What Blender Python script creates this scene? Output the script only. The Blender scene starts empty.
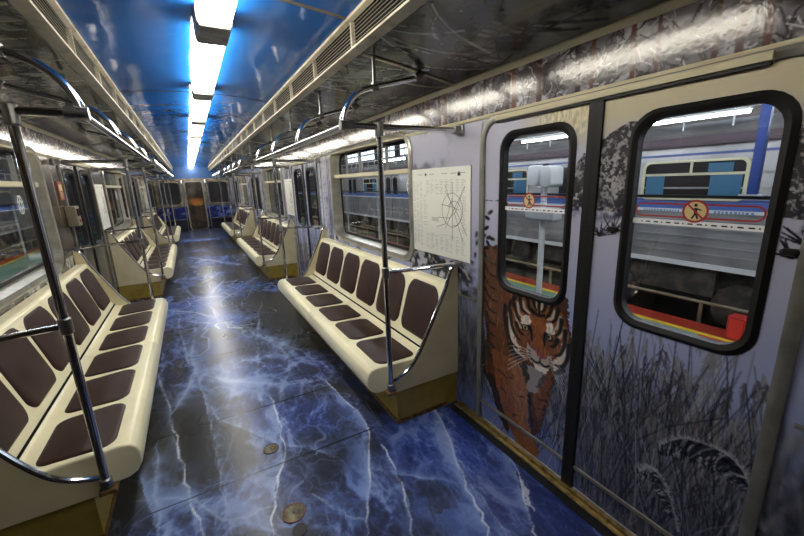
import bpy, bmesh, math, random
import numpy as np
from mathutils import Matrix, Vector

PI = math.pi
random.seed(7)
scene = bpy.context.scene
COL = scene.collection
W = 1.295            # half width of the saloon
Y_BACK, Y_END = -1.2, 17.0

# ------------------------------------------------------------------ helpers
def lin(c):
    c = np.asarray(c, float) / 255.0
    return np.where(c <= 0.04045, c / 12.92, ((c + 0.055) / 1.055) ** 2.4)

def lin4(c):
    r = lin(c)
    return (float(r[0]), float(r[1]), float(r[2]), 1.0)

def tag(o, label=None, cat=None, group=None, kind=None):
    if label: o['label'] = label
    if cat: o['category'] = cat
    if group: o['group'] = group
    if kind: o['kind'] = kind
    return o

def empty(name, loc=(0, 0, 0), rz=0.0, parent=None):
    o = bpy.data.objects.new(name, None)
    o.empty_display_size = 0.1
    COL.objects.link(o)
    o.location = loc
    o.rotation_euler = (0, 0, rz)
    if parent: o.parent = parent
    return o

def kids(o):
    return [c for c in bpy.data.objects if c.parent == o]

def copy_tree(o, parent=None):
    c = o.copy()
    COL.objects.link(c)
    c.parent = parent
    for ch in kids(o):
        copy_tree(ch, c)
    return c

class MB:
    """collects shapes, then links them as one mesh object"""
    def __init__(self):
        self.v, self.f, self.m = [], [], []
    def add(self, vs, fs, m=0):
        b = len(self.v)
        self.v += [tuple(p) for p in vs]
        for f in fs:
            self.f.append(tuple(b + i for i in f)); self.m.append(m)
        return self
    def box(self, x0, x1, y0, y1, z0, z1, m=0):
        vs = [(x, y, z) for x in (x0, x1) for y in (y0, y1) for z in (z0, z1)]
        return self.add(vs, [(0, 1, 3, 2), (4, 6, 7, 5), (0, 4, 5, 1), (2, 3, 7, 6), (0, 2, 6, 4), (1, 5, 7, 3)], m)
    def prism(self, prof, a, b, axis='y', m=0):
        n = len(prof)
        def P(p, t):
            if axis == 'y': return (p[0], t, p[1])
            if axis == 'x': return (t, p[0], p[1])
            return (p[0], p[1], t)
        vs = [P(p, a) for p in prof] + [P(p, b) for p in prof]
        fs = [tuple(range(n)), tuple(range(2 * n - 1, n - 1, -1))]
        fs += [(i, (i + 1) % n, n + (i + 1) % n, n + i) for i in range(n)]
        return self.add(vs, fs, m)
    def loft(self, rings, m=0, cap=True, closed=False):
        n = len(rings[0]); vs = [p for r in rings for p in r]; fs = []
        R = len(rings)
        for k in range(R - 1 + (1 if closed else 0)):
            a, b = k * n, ((k + 1) % R) * n
            fs += [(a + i, a + (i + 1) % n, b + (i + 1) % n, b + i) for i in range(n)]
        if cap and not closed:
            fs += [tuple(range(n)), tuple(range((R - 1) * n, R * n))]
        return self.add(vs, fs, m)
    def ringx(self, outer, inner, x0, x1, m=0):
        """flat ring in the y-z plane (two outlines with equal counts) from x0 to x1"""
        rs = [[(x0, *p) for p in outer], [(x1, *p) for p in outer], [(x1, *p) for p in inner], [(x0, *p) for p in inner]]
        return self.loft(rs, m, closed=True)
    def tube(self, pts, r, seg=10, m=0, smooth_n=0):
        pts = [Vector(p) for p in pts]
        if smooth_n:
            pts = catmull(pts, smooth_n)
        rings = []
        up = None
        for i, p in enumerate(pts):
            t = (pts[min(i + 1, len(pts) - 1)] - pts[max(i - 1, 0)]).normalized()
            if up is None:
                up = Vector((0, 0, 1)) if abs(t.z) < 0.9 else Vector((1, 0, 0))
            s = t.cross(up).normalized(); up = s.cross(t).normalized()
            rr = r[i] if isinstance(r, (list, tuple)) else r
            rings.append([tuple(p + rr * (math.cos(2 * PI * k / seg) * s + math.sin(2 * PI * k / seg) * up)) for k in range(seg)])
        return self.loft(rings, m)
    def build(self, name, mats, parent=None, smooth=True, bevel=0.0, ang=35):
        me = bpy.data.meshes.new(name)
        me.from_pydata(self.v, [], self.f)
        if not isinstance(mats, (list, tuple)): mats = [mats]
        for mm in mats: me.materials.append(mm)
        me.polygons.foreach_set('material_index', self.m)
        bm = bmesh.new(); bm.from_mesh(me)
        bmesh.ops.recalc_face_normals(bm, faces=bm.faces)
        bm.to_mesh(me); bm.free()
        if smooth:
            me.polygons.foreach_set('use_smooth', [True] * len(me.polygons))
            me.set_sharp_from_angle(angle=math.radians(ang))
        o = bpy.data.objects.new(name, me)
        COL.objects.link(o)
        if parent: o.parent = parent
        if bevel:
            b = o.modifiers.new('bevel', 'BEVEL'); b.width = bevel; b.segments = 2; b.limit_method = 'ANGLE'
        return o

def catmull(pts, n):
    out = []
    P = [pts[0] * 2 - pts[1]] + pts + [pts[-1] * 2 - pts[-2]]
    for i in range(1, len(P) - 2):
        for k in range(n):
            t = k / n
            out.append(0.5 * ((2 * P[i]) + (-P[i - 1] + P[i + 1]) * t + (2 * P[i - 1] - 5 * P[i] + 4 * P[i + 1] - P[i + 2]) * t * t
                              + (-P[i - 1] + 3 * P[i] - 3 * P[i + 1] + P[i + 2]) * t ** 3))
    out.append(pts[-1])
    return out

def rrect(a0, a1, b0, b1, r, n=6):
    rs = r if isinstance(r, (list, tuple)) else (r, r, r, r)
    out = []
    for (ca, cb, st, q) in ((a1, b1, 0, rs[0]), (a0, b1, 90, rs[1]), (a0, b0, 180, rs[2]), (a1, b0, 270, rs[3])):
        oa = ca - q if ca == a1 else ca + q
        ob = cb - q if cb == b1 else cb + q
        for k in range(n + 1):
            t = math.radians(st + 90 * k / n)
            out.append((oa + q * math.cos(t), ob + q * math.sin(t)))
    return out

# ------------------------------------------------------------------ materials
def mat(name, c, rough=0.5, metal=0.0, spec=0.5, emit=None, estr=0.0, bump=None, coat=0.0, mott=None):
    m = bpy.data.materials.new(name); m.use_nodes = True
    nt = m.node_tree; b = nt.nodes['Principled BSDF']
    b.inputs['Base Color'].default_value = lin4(c)
    b.inputs['Roughness'].default_value = rough
    b.inputs['Metallic'].default_value = metal
    b.inputs['Specular IOR Level'].default_value = spec
    if coat: b.inputs['Coat Weight'].default_value = coat; b.inputs['Coat Roughness'].default_value = 0.06
    if emit is not None:
        b.inputs['Emission Color'].default_value = lin4(emit); b.inputs['Emission Strength'].default_value = estr
    tc = None
    def coords():
        return nt.nodes.new('ShaderNodeTexCoord').outputs['Object']
    if mott:                       # wear: (other colour, scale, low, high)
        n = nt.nodes.new('ShaderNodeTexNoise'); n.inputs['Scale'].default_value = mott[1]; n.inputs['Detail'].default_value = 8
        nt.links.new(coords(), n.inputs['Vector'])
        r = nt.nodes.new('ShaderNodeValToRGB'); r.color_ramp.elements[0].position = mott[2]; r.color_ramp.elements[1].position = mott[3]
        r.color_ramp.elements[0].color = lin4(c); r.color_ramp.elements[1].color = lin4(mott[0])
        nt.links.new(n.outputs['Fac'], r.inputs['Fac']); nt.links.new(r.outputs['Color'], b.inputs['Base Color'])
    if bump:                       # (scale, strength, distance)
        n = nt.nodes.new('ShaderNodeTexNoise'); n.inputs['Scale'].default_value = bump[0]; n.inputs['Detail'].default_value = 3
        nt.links.new(coords(), n.inputs['Vector'])
        k = nt.nodes.new('ShaderNodeBump'); k.inputs['Strength'].default_value = bump[1]; k.inputs['Distance'].default_value = bump[2]
        nt.links.new(n.outputs['Fac'], k.inputs['Height']); nt.links.new(k.outputs['Normal'], b.inputs['Normal'])
    return m

def print_mat(name, rough=0.25, bump=None, spec=0.5, coat=0.0):
    m = mat(name, (128, 128, 128), rough, spec=spec, bump=bump, coat=coat)
    nt = m.node_tree
    a = nt.nodes.new('ShaderNodeAttribute'); a.attribute_name = 'print'
    nt.links.new(a.outputs['Color'], nt.nodes['Principled BSDF'].inputs['Base Color'])
    return m

def glass_mat(name, tint=(235, 240, 240), refl=1.0):
    m = bpy.data.materials.new(name); m.use_nodes = True
    nt = m.node_tree; nt.nodes.clear()
    out = nt.nodes.new('ShaderNodeOutputMaterial'); mx = nt.nodes.new('ShaderNodeMixShader')
    t = nt.nodes.new('ShaderNodeBsdfTransparent'); t.inputs['Color'].default_value = lin4(tint)
    g = nt.nodes.new('ShaderNodeBsdfGlossy'); g.inputs['Roughness'].default_value = 0.02
    f = nt.nodes.new('ShaderNodeLayerWeight'); f.inputs['Blend'].default_value = 0.5
    p = nt.nodes.new('ShaderNodeMath'); p.operation = 'POWER'; p.inputs[1].default_value = 5.0
    q = nt.nodes.new('ShaderNodeMath'); q.operation = 'MULTIPLY_ADD'; q.inputs[1].default_value = 0.8; q.inputs[2].default_value = 0.035
    nt.links.new(f.outputs['Facing'], p.inputs[0]); nt.links.new(p.outputs[0], q.inputs[0]); nt.links.new(q.outputs[0], mx.inputs['Fac']); nt.links.new(t.outputs[0], mx.inputs[1]); nt.links.new(g.outputs[0], mx.inputs[2])
    nt.links.new(mx.outputs[0], out.inputs['Surface'])
    return m

M = dict(
    cream=mat('cream_plastic', (242, 234, 198), 0.32, coat=0.25, mott=((236, 227, 190), 6, 0.45, 0.75)),
    panel=mat('cream_panel', (214, 203, 165), 0.42, mott=((196, 184, 146), 5, 0.4, 0.8)),
    trimcream=mat('cream_trim', (214, 206, 176), 0.4, mott=((204, 195, 162), 4, 0.5, 0.8)),
    ventmetal=mat('grille_metal', (196, 188, 164), 0.4, 0.0, mott=((120, 108, 82), 10, 0.5, 0.85)),
    ventdark=mat('grille_dark', (16, 15, 14), 0.85, spec=0.1),
    slat=mat('grille_slat', (150, 142, 122), 0.5),
    pad=mat('brown_vinyl', (56, 36, 30), 0.48, spec=0.35, bump=(120, 0.15, 0.002), mott=((46, 29, 25), 7, 0.4, 0.7)),
    plinth=mat('mustard_paint', (158, 136, 60), 0.4, mott=((104, 84, 36), 5, 0.5, 0.85)),
    rust=mat('rusty_edge', (122, 92, 44), 0.55, mott=((58, 38, 22), 30, 0.4, 0.6)),
    chrome=mat('chrome', (205, 205, 208), 0.12, 1.0, bump=(14, 0.06, 0.004)),
    steel=mat('brushed_steel', (160, 160, 160), 0.32, 1.0, mott=((130, 128, 122), 12, 0.4, 0.7)),
    frame=mat('window_frame_metal', (196, 192, 180), 0.3, 0.75, mott=((150, 146, 136), 8, 0.4, 0.8)),
    dull=mat('dull_jamb_metal', (146, 144, 138), 0.36, 0.6, mott=((118, 115, 108), 10, 0.4, 0.75)),
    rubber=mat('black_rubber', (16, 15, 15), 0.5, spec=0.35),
    brass=mat('brass_sill', (170, 150, 100), 0.38, 0.8, mott=((92, 70, 36), 25, 0.45, 0.75)),
    blackstrip=mat('black_strip', (16, 16, 18), 0.5),
    glass=glass_mat('window_glass'),
    lampon=mat('lamp_diffuser', (255, 250, 240), 0.4, emit=(255, 247, 228), estr=13.0),
    lampdim=mat('dimmed_lamp_diffuser', (255, 246, 230), 0.4, emit=(255, 240, 214), estr=4.5),
    lampcap=mat('lamp_end_cap', (176, 174, 166), 0.45, mott=((110, 108, 100), 8, 0.4, 0.8)),
    ceilblue=mat('blue_ceiling_film', (30, 104, 188), 0.11, spec=0.5, bump=(2.4, 0.4, 0.03)),
    seam=mat('ceiling_seam', (112, 104, 92), 0.5),
    darkseam=mat('dark_ceiling_seam', (26, 34, 48), 0.5),
    paper=mat('map_paper', (236, 236, 226), 0.5),
    ink=mat('map_ink', (104, 88, 88), 0.6),
    red=mat('sign_red', (158, 34, 40), 0.5),
    blackink=mat('black_ink', (18, 18, 18), 0.6),
    white=mat('white_ink', (235, 235, 235), 0.5),
    signcream=mat('sign_cream', (214, 194, 140), 0.5),
    decalblue=mat('decal_blue', (84, 120, 170), 0.5),
    box=mat('grey_cream_box', (128, 122, 100), 0.45),
    lid=mat('worn_lid', (112, 104, 82), 0.45, 0.5, mott=((66, 58, 44), 60, 0.4, 0.7)),
    liddark=mat('dark_lid', (38, 34, 34), 0.5, 0.3),
    lidred=mat('red_ring', (110, 50, 40), 0.5),
    print=print_mat('printed_film', 0.22),
    printceil=print_mat('printed_ceiling_film', 0.2, bump=(5, 0.2, 0.02), coat=0.2),
    printband=print_mat('printed_band_film', 0.13, bump=(45, 0.10, 0.004), spec=0.5),
    printfloor=print_mat('printed_floor_film', 0.27, bump=(6, 0.08, 0.01), spec=0.32),
    shell=mat('outer_skin', (120, 120, 122), 0.5),
    backwall=mat('dark_back_wall', (40, 38, 36), 0.5),
)

# ------------------------------------------------------------------ print painter
def hash2(ix, iy, seed):
    h = (ix * 374761393 + iy * 668265263 + seed * 974711) & 0xffffffff
    h = ((h ^ (h >> 13)) * 1274126177) & 0xffffffff
    return ((h ^ (h >> 16)) & 0xffff) / 65535.0

def vnoise(x, y, seed=0):
    x = np.asarray(x, float); y = np.asarray(y, float)
    ix = np.floor(x).astype(np.int64); iy = np.floor(y).astype(np.int64)
    fx = x - ix; fy = y - iy
    fx = fx * fx * (3 - 2 * fx); fy = fy * fy * (3 - 2 * fy)
    a = hash2(ix, iy, seed); b = hash2(ix + 1, iy, seed); c = hash2(ix, iy + 1, seed); d = hash2(ix + 1, iy + 1, seed)
    return (a * (1 - fx) + b * fx) * (1 - fy) + (c * (1 - fx) + d * fx) * fy

def fbm(x, y, oct=5, seed=0, gain=0.5):
    s = 0; a = 1; t = 0
    for k in range(oct):
        s = s + a * vnoise(x * 2 ** k, y * 2 ** k, seed + k * 17); t += a; a *= gain
    return s / t

def sstep(a, b, x):
    t = np.clip((x - a) / (b - a), 0, 1)
    return t * t * (3 - 2 * t)

def smoke(x, y, oct=5, seed=0):
    """wispy filaments"""
    s = 0; a = 1.0; t = 0
    for k in range(oct):
        s = s + a * (1 - np.abs(2 * fbm(x * 1.9 ** k, y * 1.9 ** k, 2, seed + 13 * k) - 1)) ** 5; t += a; a *= 0.68
    return s / t

class Canvas:
    def __init__(self, us, vs, base=(128, 128, 128)):
        self.us = np.asarray(us, float); self.vs = np.asarray(vs, float)
        self.U, self.V = np.meshgrid(self.us, self.vs)
        self.c = np.empty(self.U.shape + (3,)); self.c[:] = base
    def mix(self, mask, color, sl=None):
        t = self.c if sl is None else self.c[sl]
        mask = np.clip(mask, 0, 1)[..., None]
        t[:] = t * (1 - mask) + np.asarray(color, float) * mask
    def sl(self, u0, u1, v0, v1):
        i0, i1 = np.searchsorted(self.us, [u0, u1]); j0, j1 = np.searchsorted(self.vs, [v0, v1])
        if i1 <= i0 or j1 <= j0: return None
        return (slice(j0, j1), slice(i0, i1))
    def poly(self, pts, color, a=1.0, jit=0.0, jf=40.0, seed=3):
        p = np.asarray(pts, float)
        s = self.sl(p[:, 0].min() - jit, p[:, 0].max() + jit, p[:, 1].min() - jit, p[:, 1].max() + jit)
        if s is None: return
        x = self.U[s]; y = self.V[s]
        if jit:
            x = x + jit * 2 * (fbm(self.U[s] * jf, self.V[s] * jf, 3, seed) - 0.5)
            y = y + jit * 2 * (fbm(self.U[s] * jf + 50, self.V[s] * jf, 3, seed + 5) - 0.5)
        ins = np.zeros(x.shape, bool); n = len(p)
        for i in range(n):
            x0, y0 = p[i]; x1, y1 = p[(i + 1) % n]
            if y0 == y1: continue
            c = ((y0 > y) != (y1 > y)) & (x < (x1 - x0) * (y - y0) / (y1 - y0) + x0)
            ins ^= c
        self.mix(ins * a, color, s)
    def ell(self, cx, cy, rx, ry, color, a=1.0, soft=0.3, rot=0.0):
        R = max(rx, ry) * (1 + soft)
        s = self.sl(cx - R, cx + R, cy - R, cy + R)
        if s is None: return
        dx = self.U[s] - cx; dy = self.V[s] - cy
        c, q = math.cos(rot), math.sin(rot)
        d = np.sqrt(((dx * c + dy * q) / rx) ** 2 + ((-dx * q + dy * c) / ry) ** 2)
        self.mix((1 - sstep(1 - soft, 1 + soft, d)) * a, color, s)
    def stroke(self, pts, w0, w1, color, a=1.0, soft=0.6, sm=0):
        if sm:
            pts = [tuple(q)[:2] for q in catmull([Vector((p[0], p[1], 0)) for p in pts], sm)]
        p = np.asarray(pts, float)
        gi = int(np.clip(np.searchsorted(self.us, p[:, 0].mean()), 1, len(self.us) - 1)); gj = int(np.clip(np.searchsorted(self.vs, p[:, 1].mean()), 1, len(self.vs) - 1))
        g = 0.62 * max(self.us[gi] - self.us[gi - 1], self.vs[gj] - self.vs[gj - 1])       # no thinner than the grid can show
        wa = max(0.5 * (w0 + w1), 1e-5)
        if wa < g: a *= max(0.35, wa / g)
        w0 = max(w0, g); w1 = max(w1, g)
        wm = max(w0, w1) * (1 + soft)
        s = self.sl(p[:, 0].min() - wm, p[:, 0].max() + wm, p[:, 1].min() - wm, p[:, 1].max() + wm)
        if s is None: return
        x = self.U[s]; y = self.V[s]; best = np.full(x.shape, 9e9); n = len(p) - 1
        for i in range(n):
            ax, ay = p[i]; bx, by = p[i + 1]
            L = (bx - ax) ** 2 + (by - ay) ** 2
            if L == 0: continue
            t = np.clip(((x - ax) * (bx - ax) + (y - ay) * (by - ay)) / L, 0, 1)
            d = np.hypot(x - ax - t * (bx - ax), y - ay - t * (by - ay))
            w = w0 + (w1 - w0) * (i + t) / n
            best = np.minimum(best, d / np.maximum(w, 1e-6))
        self.mix((1 - sstep(1 - soft, 1 + soft, best)) * a, color, s)
    def mesh(self, name, fn, m, mask=None, parent=None, solid=0.0, extra=None):
        """fn(U,V) -> x,y,z arrays ; mask(uc,vc) -> True where cells are kept"""
        x, y, z = fn(self.U, self.V)
        co = np.stack([np.broadcast_to(x, self.U.shape), np.broadcast_to(y, self.U.shape), np.broadcast_to(z, self.U.shape)], -1).reshape(-1, 3)
        nv, nu = self.U.shape
        idx = np.arange(nv * nu).reshape(nv, nu)
        q = np.stack([idx[:-1, :-1], idx[:-1, 1:], idx[1:, 1:], idx[1:, :-1]], -1)
        if mask is not None:
            uc = (self.U[:-1, :-1] + self.U[1:, 1:]) / 2; vc = (self.V[:-1, :-1] + self.V[1:, 1:]) / 2
            q = q[mask(uc, vc)]
        q = q.reshape(-1, 4)
        used = np.unique(q); remap = np.full(nv * nu, -1); remap[used] = np.arange(len(used))
        co = co[used]; q = remap[q]
        me = bpy.data.meshes.new(name)
        me.vertices.add(len(co)); me.vertices.foreach_set('co', co.ravel())
        me.loops.add(q.size); me.loops.foreach_set('vertex_index', q.ravel().astype(np.int32))
        me.polygons.add(len(q)); me.polygons.foreach_set('loop_start', np.arange(0, q.size, 4, dtype=np.int32))
        me.polygons.foreach_set('use_smooth', np.ones(len(q), bool))
        me.update(calc_edges=True)
        at = me.attributes.new('print', 'FLOAT_COLOR', 'POINT')
        cc = np.ones((len(used), 4)); cc[:, :3] = lin(np.clip(self.c.reshape(-1, 3)[used], 0, 255))
        at.data.foreach_set('color', cc.astype(np.float32).ravel())
        me.materials.append(m)
        o = bpy.data.objects.new(name, me); COL.objects.link(o)
        if parent: o.parent = parent
        if solid:
            sd = o.modifiers.new('thickness', 'SOLIDIFY'); sd.thickness = abs(solid); sd.offset = 1.0 if solid > 0 else -1.0
        return o

def in_rr(u, v, u0, u1, v0, v1, r):
    cu = np.clip(u, u0 + r, u1 - r); cv = np.clip(v, v0 + r, v1 - r)
    return (u > u0) & (u < u1) & (v > v0) & (v < v1) & ((u - cu) ** 2 + (v - cv) ** 2 <= r * r + 1e-9)

def axis(*parts):
    out = []
    for a, b, d in parts:
        n = max(1, int(round((b - a) / d)))
        out += list(np.linspace(a, b, n, endpoint=False))
    out.append(parts[-1][1])
    return np.array(out)

# ------------------------------------------------------------------ camera
def set_camera():
    yaw, pit, rol, f = 0.5097, -0.2319, -0.03516, 368.2
    fw = Vector((math.sin(yaw) * math.cos(pit), math.cos(yaw) * math.cos(pit), math.sin(pit)))
    r = fw.cross(Vector((0, 0, 1))).normalized(); u = r.cross(fw)
    c, s = math.cos(rol), math.sin(rol)
    X = c * r + s * u; Yv = -s * r + c * u
    cam = bpy.data.cameras.new('camera'); cam.sensor_width = 36; cam.lens = f / 804 * 36; cam.clip_start = 0.02; cam.clip_end = 200
    o = bpy.data.objects.new('camera', cam); COL.objects.link(o)
    mw = Matrix.Identity(4)
    for i in range(3):
        mw[i][0] = X[i]; mw[i][1] = Yv[i]; mw[i][2] = -fw[i]; mw[i][3] = (-0.22, 0, 1.6)[i]
    o.matrix_world = mw
    scene.camera = o
set_camera()

# ------------------------------------------------------------------ layout numbers
DOOR_Y = [1.01, 5.6, 10.2, 14.8]
DOOR_H = 0.685                       # half width of the doorway
BENCH_Y = [3.33, 7.93, 12.53]
WIN_Y = [3.43, 8.03, 12.63]
WIN = (0.90, 0.985, 1.945)           # half width, bottom, top of window opening
DOOR_TOP = 1.93

# ------------------------------------------------------------------ floor
CR = {
'A1': [(-0.6, 5.22), (-0.45, 3.92), (-0.4, 3.57), (-0.34, 2.97), (-0.31, 2.56)],
'A2': [(-0.35, 5.05), (-0.42, 4.03), (-0.39, 3.56), (-0.49, 3.14), (-0.55, 2.92)],
'A3': [(-0.71, 3.83), (-0.58, 3.08), (-0.55, 2.78), (-0.51, 2.52), (-0.47, 2.2), (-0.44, 1.94), (-0.38, 1.7), (-0.33, 1.49)],
'A4': [(-0.14, 4.9), (0.21, 4.11), (0.51, 3.47)],
'A5': [(0.3, 4.6), (0.06, 3.05), (0.04, 2.64)],
'A6': [(0.25, 4.02), (0.38, 3.51), (0.33, 3.11), (0.23, 2.88), (0.12, 2.55)],
'A7': [(-0.2, 3.64), (-0.14, 3.22), (-0.1, 2.89)],
'A8': [(-0.4, 3.55), (-0.15, 3.22), (0.28, 2.85)],
'B2': [(-0.31, 2.69), (-0.3, 2.38), (-0.29, 2.09), (-0.28, 1.86), (-0.26, 1.63)],
'B3': [(-0.29, 2.89), (-0.26, 2.65), (-0.04, 2.33), (0.05, 2.16)],
'B4': [(0.11, 2.79), (0.1, 2.43), (0.06, 2.08), (-0.02, 1.86), (-0.09, 1.66), (-0.12, 1.49)],
'B5': [(-0.18, 2.46), (-0.23, 2.26), (-0.29, 2.11)],
'B6': [(-0.63, 2.64), (-0.61, 2.37), (-0.61, 2.16), (-0.58, 1.96), (-0.57, 1.8)],
'B7': [(-0.72, 2.42), (-0.64, 2.09), (-0.58, 1.87)],
'B8': [(-0.71, 2.13), (-0.44, 1.98), (-0.29, 1.75), (-0.06, 1.71)],
'D1': [(0.55, 2.75), (0.59, 2.4), (0.61, 2.06), (0.46, 1.68), (0.36, 1.48), (0.25, 1.27)],
'D2': [(0.06, 2.15), (0.2, 2.04), (0.33, 1.85)],
'D3': [(0.46, 1.68), (0.57, 1.56), (0.82, 1.33)],
'D4': [(1.16, 2.11), (1.1, 1.92), (0.97, 1.58), (0.86, 1.32), (0.8, 1.12), (0.75, 0.97)],
'E1': [(1.09, 1.87), (0.92, 1.48), (0.87, 1.26), (0.84, 1.01), (0.82, 0.92)],
'D5': [(0.6, 1.81), (0.57, 1.59), (0.53, 1.37), (0.43, 1.16)],
'D6': [(0.72, 2.32), (0.69, 1.99)],
'E2': [(1.32, 1.53), (1.25, 1.4), (1.14, 1.21), (1.04, 1.07), (0.96, 0.94), (0.92, 0.86)],
'D7': [(0.13, 1.69), (0.22, 1.49), (0.3, 1.38)],
'F1': [(-0.59, 7.54), (-0.39, 6.22), (-0.23, 5.61)],
'F2': [(-0.59, 10.23), (-0.12, 9.55), (0.24, 8.77), (0.72, 7.98)],
'F3': [(0.71, 7.06), (0.36, 6.41), (0.12, 5.7)],
'F4': [(0.12, 7.15), (-0.17, 6.07), (-0.16, 5.22), (-0.16, 4.54)],
'F5': [(-0.75, 5.85), (-0.37, 5.37), (-0.14, 4.9), (0.07, 4.41)],
'F6': [(0.55, 6.27), (0.16, 5.2)],
'F7': [(-0.58, 5.51), (-0.53, 4.79)],
'F7b': [(-0.4, 5.3), (-0.41, 4.71)],
'F8': [(0.46, 5.44), (0.26, 4.29)],
'F9': [(-0.75, 13.55), (0.36, 13.08)],
'F10': [(0.44, 10.19), (0.25, 8.97)],
}
def wobble(pts, amp, seed, n=8):
    q = [Vector((p[0], p[1], 0)) for p in pts]
    q = catmull(q, n); out = []
    for i, p in enumerate(q):
        out.append((p.x + amp * (vnoise(i * 0.5, seed * 3.1, 5) - 0.5), p.y + amp * (vnoise(i * 0.5, seed * 3.1 + 40, 9) - 0.5)))
    return out

def veil(c, pts, L, side, color, a, nz):
    """translucent sheet of ice that ends sharply at a crack and fades away on one side of it"""
    p = np.asarray(pts, float)
    s = c.sl(p[:, 0].min() - 2.2 * L, p[:, 0].max() + 2.2 * L, p[:, 1].min() - 1.2 * L, p[:, 1].max() + 1.2 * L)
    if s is None: return
    x = c.U[s]; y = c.V[s]; best = np.full(x.shape, 9e9); sg = np.zeros(x.shape); end = np.zeros(x.shape)
    n = len(p) - 1
    for i in range(n):
        ax, ay = p[i]; bx, by = p[i + 1]; dx, dy = bx - ax, by - ay
        q = dx * dx + dy * dy
        if q == 0: continue
        tt = ((x - ax) * dx + (y - ay) * dy) / q; t = np.clip(tt, 0, 1)
        d = np.hypot(x - ax - t * dx, y - ay - t * dy); m = d < best
        best = np.where(m, d, best); sg = np.where(m, np.sign(dx * (y - ay) - dy * (x - ax)), sg)
        g = (i + t) / n; end = np.where(m, sstep(0, 0.2, g) * sstep(1, 0.8, g), end)
    k = np.exp(-best / L * 1.8) * end
    if side: k = k * np.where(sg * side > 0, 1.0, 0.12)
    c.mix(k * a * nz[s], color, s)

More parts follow.
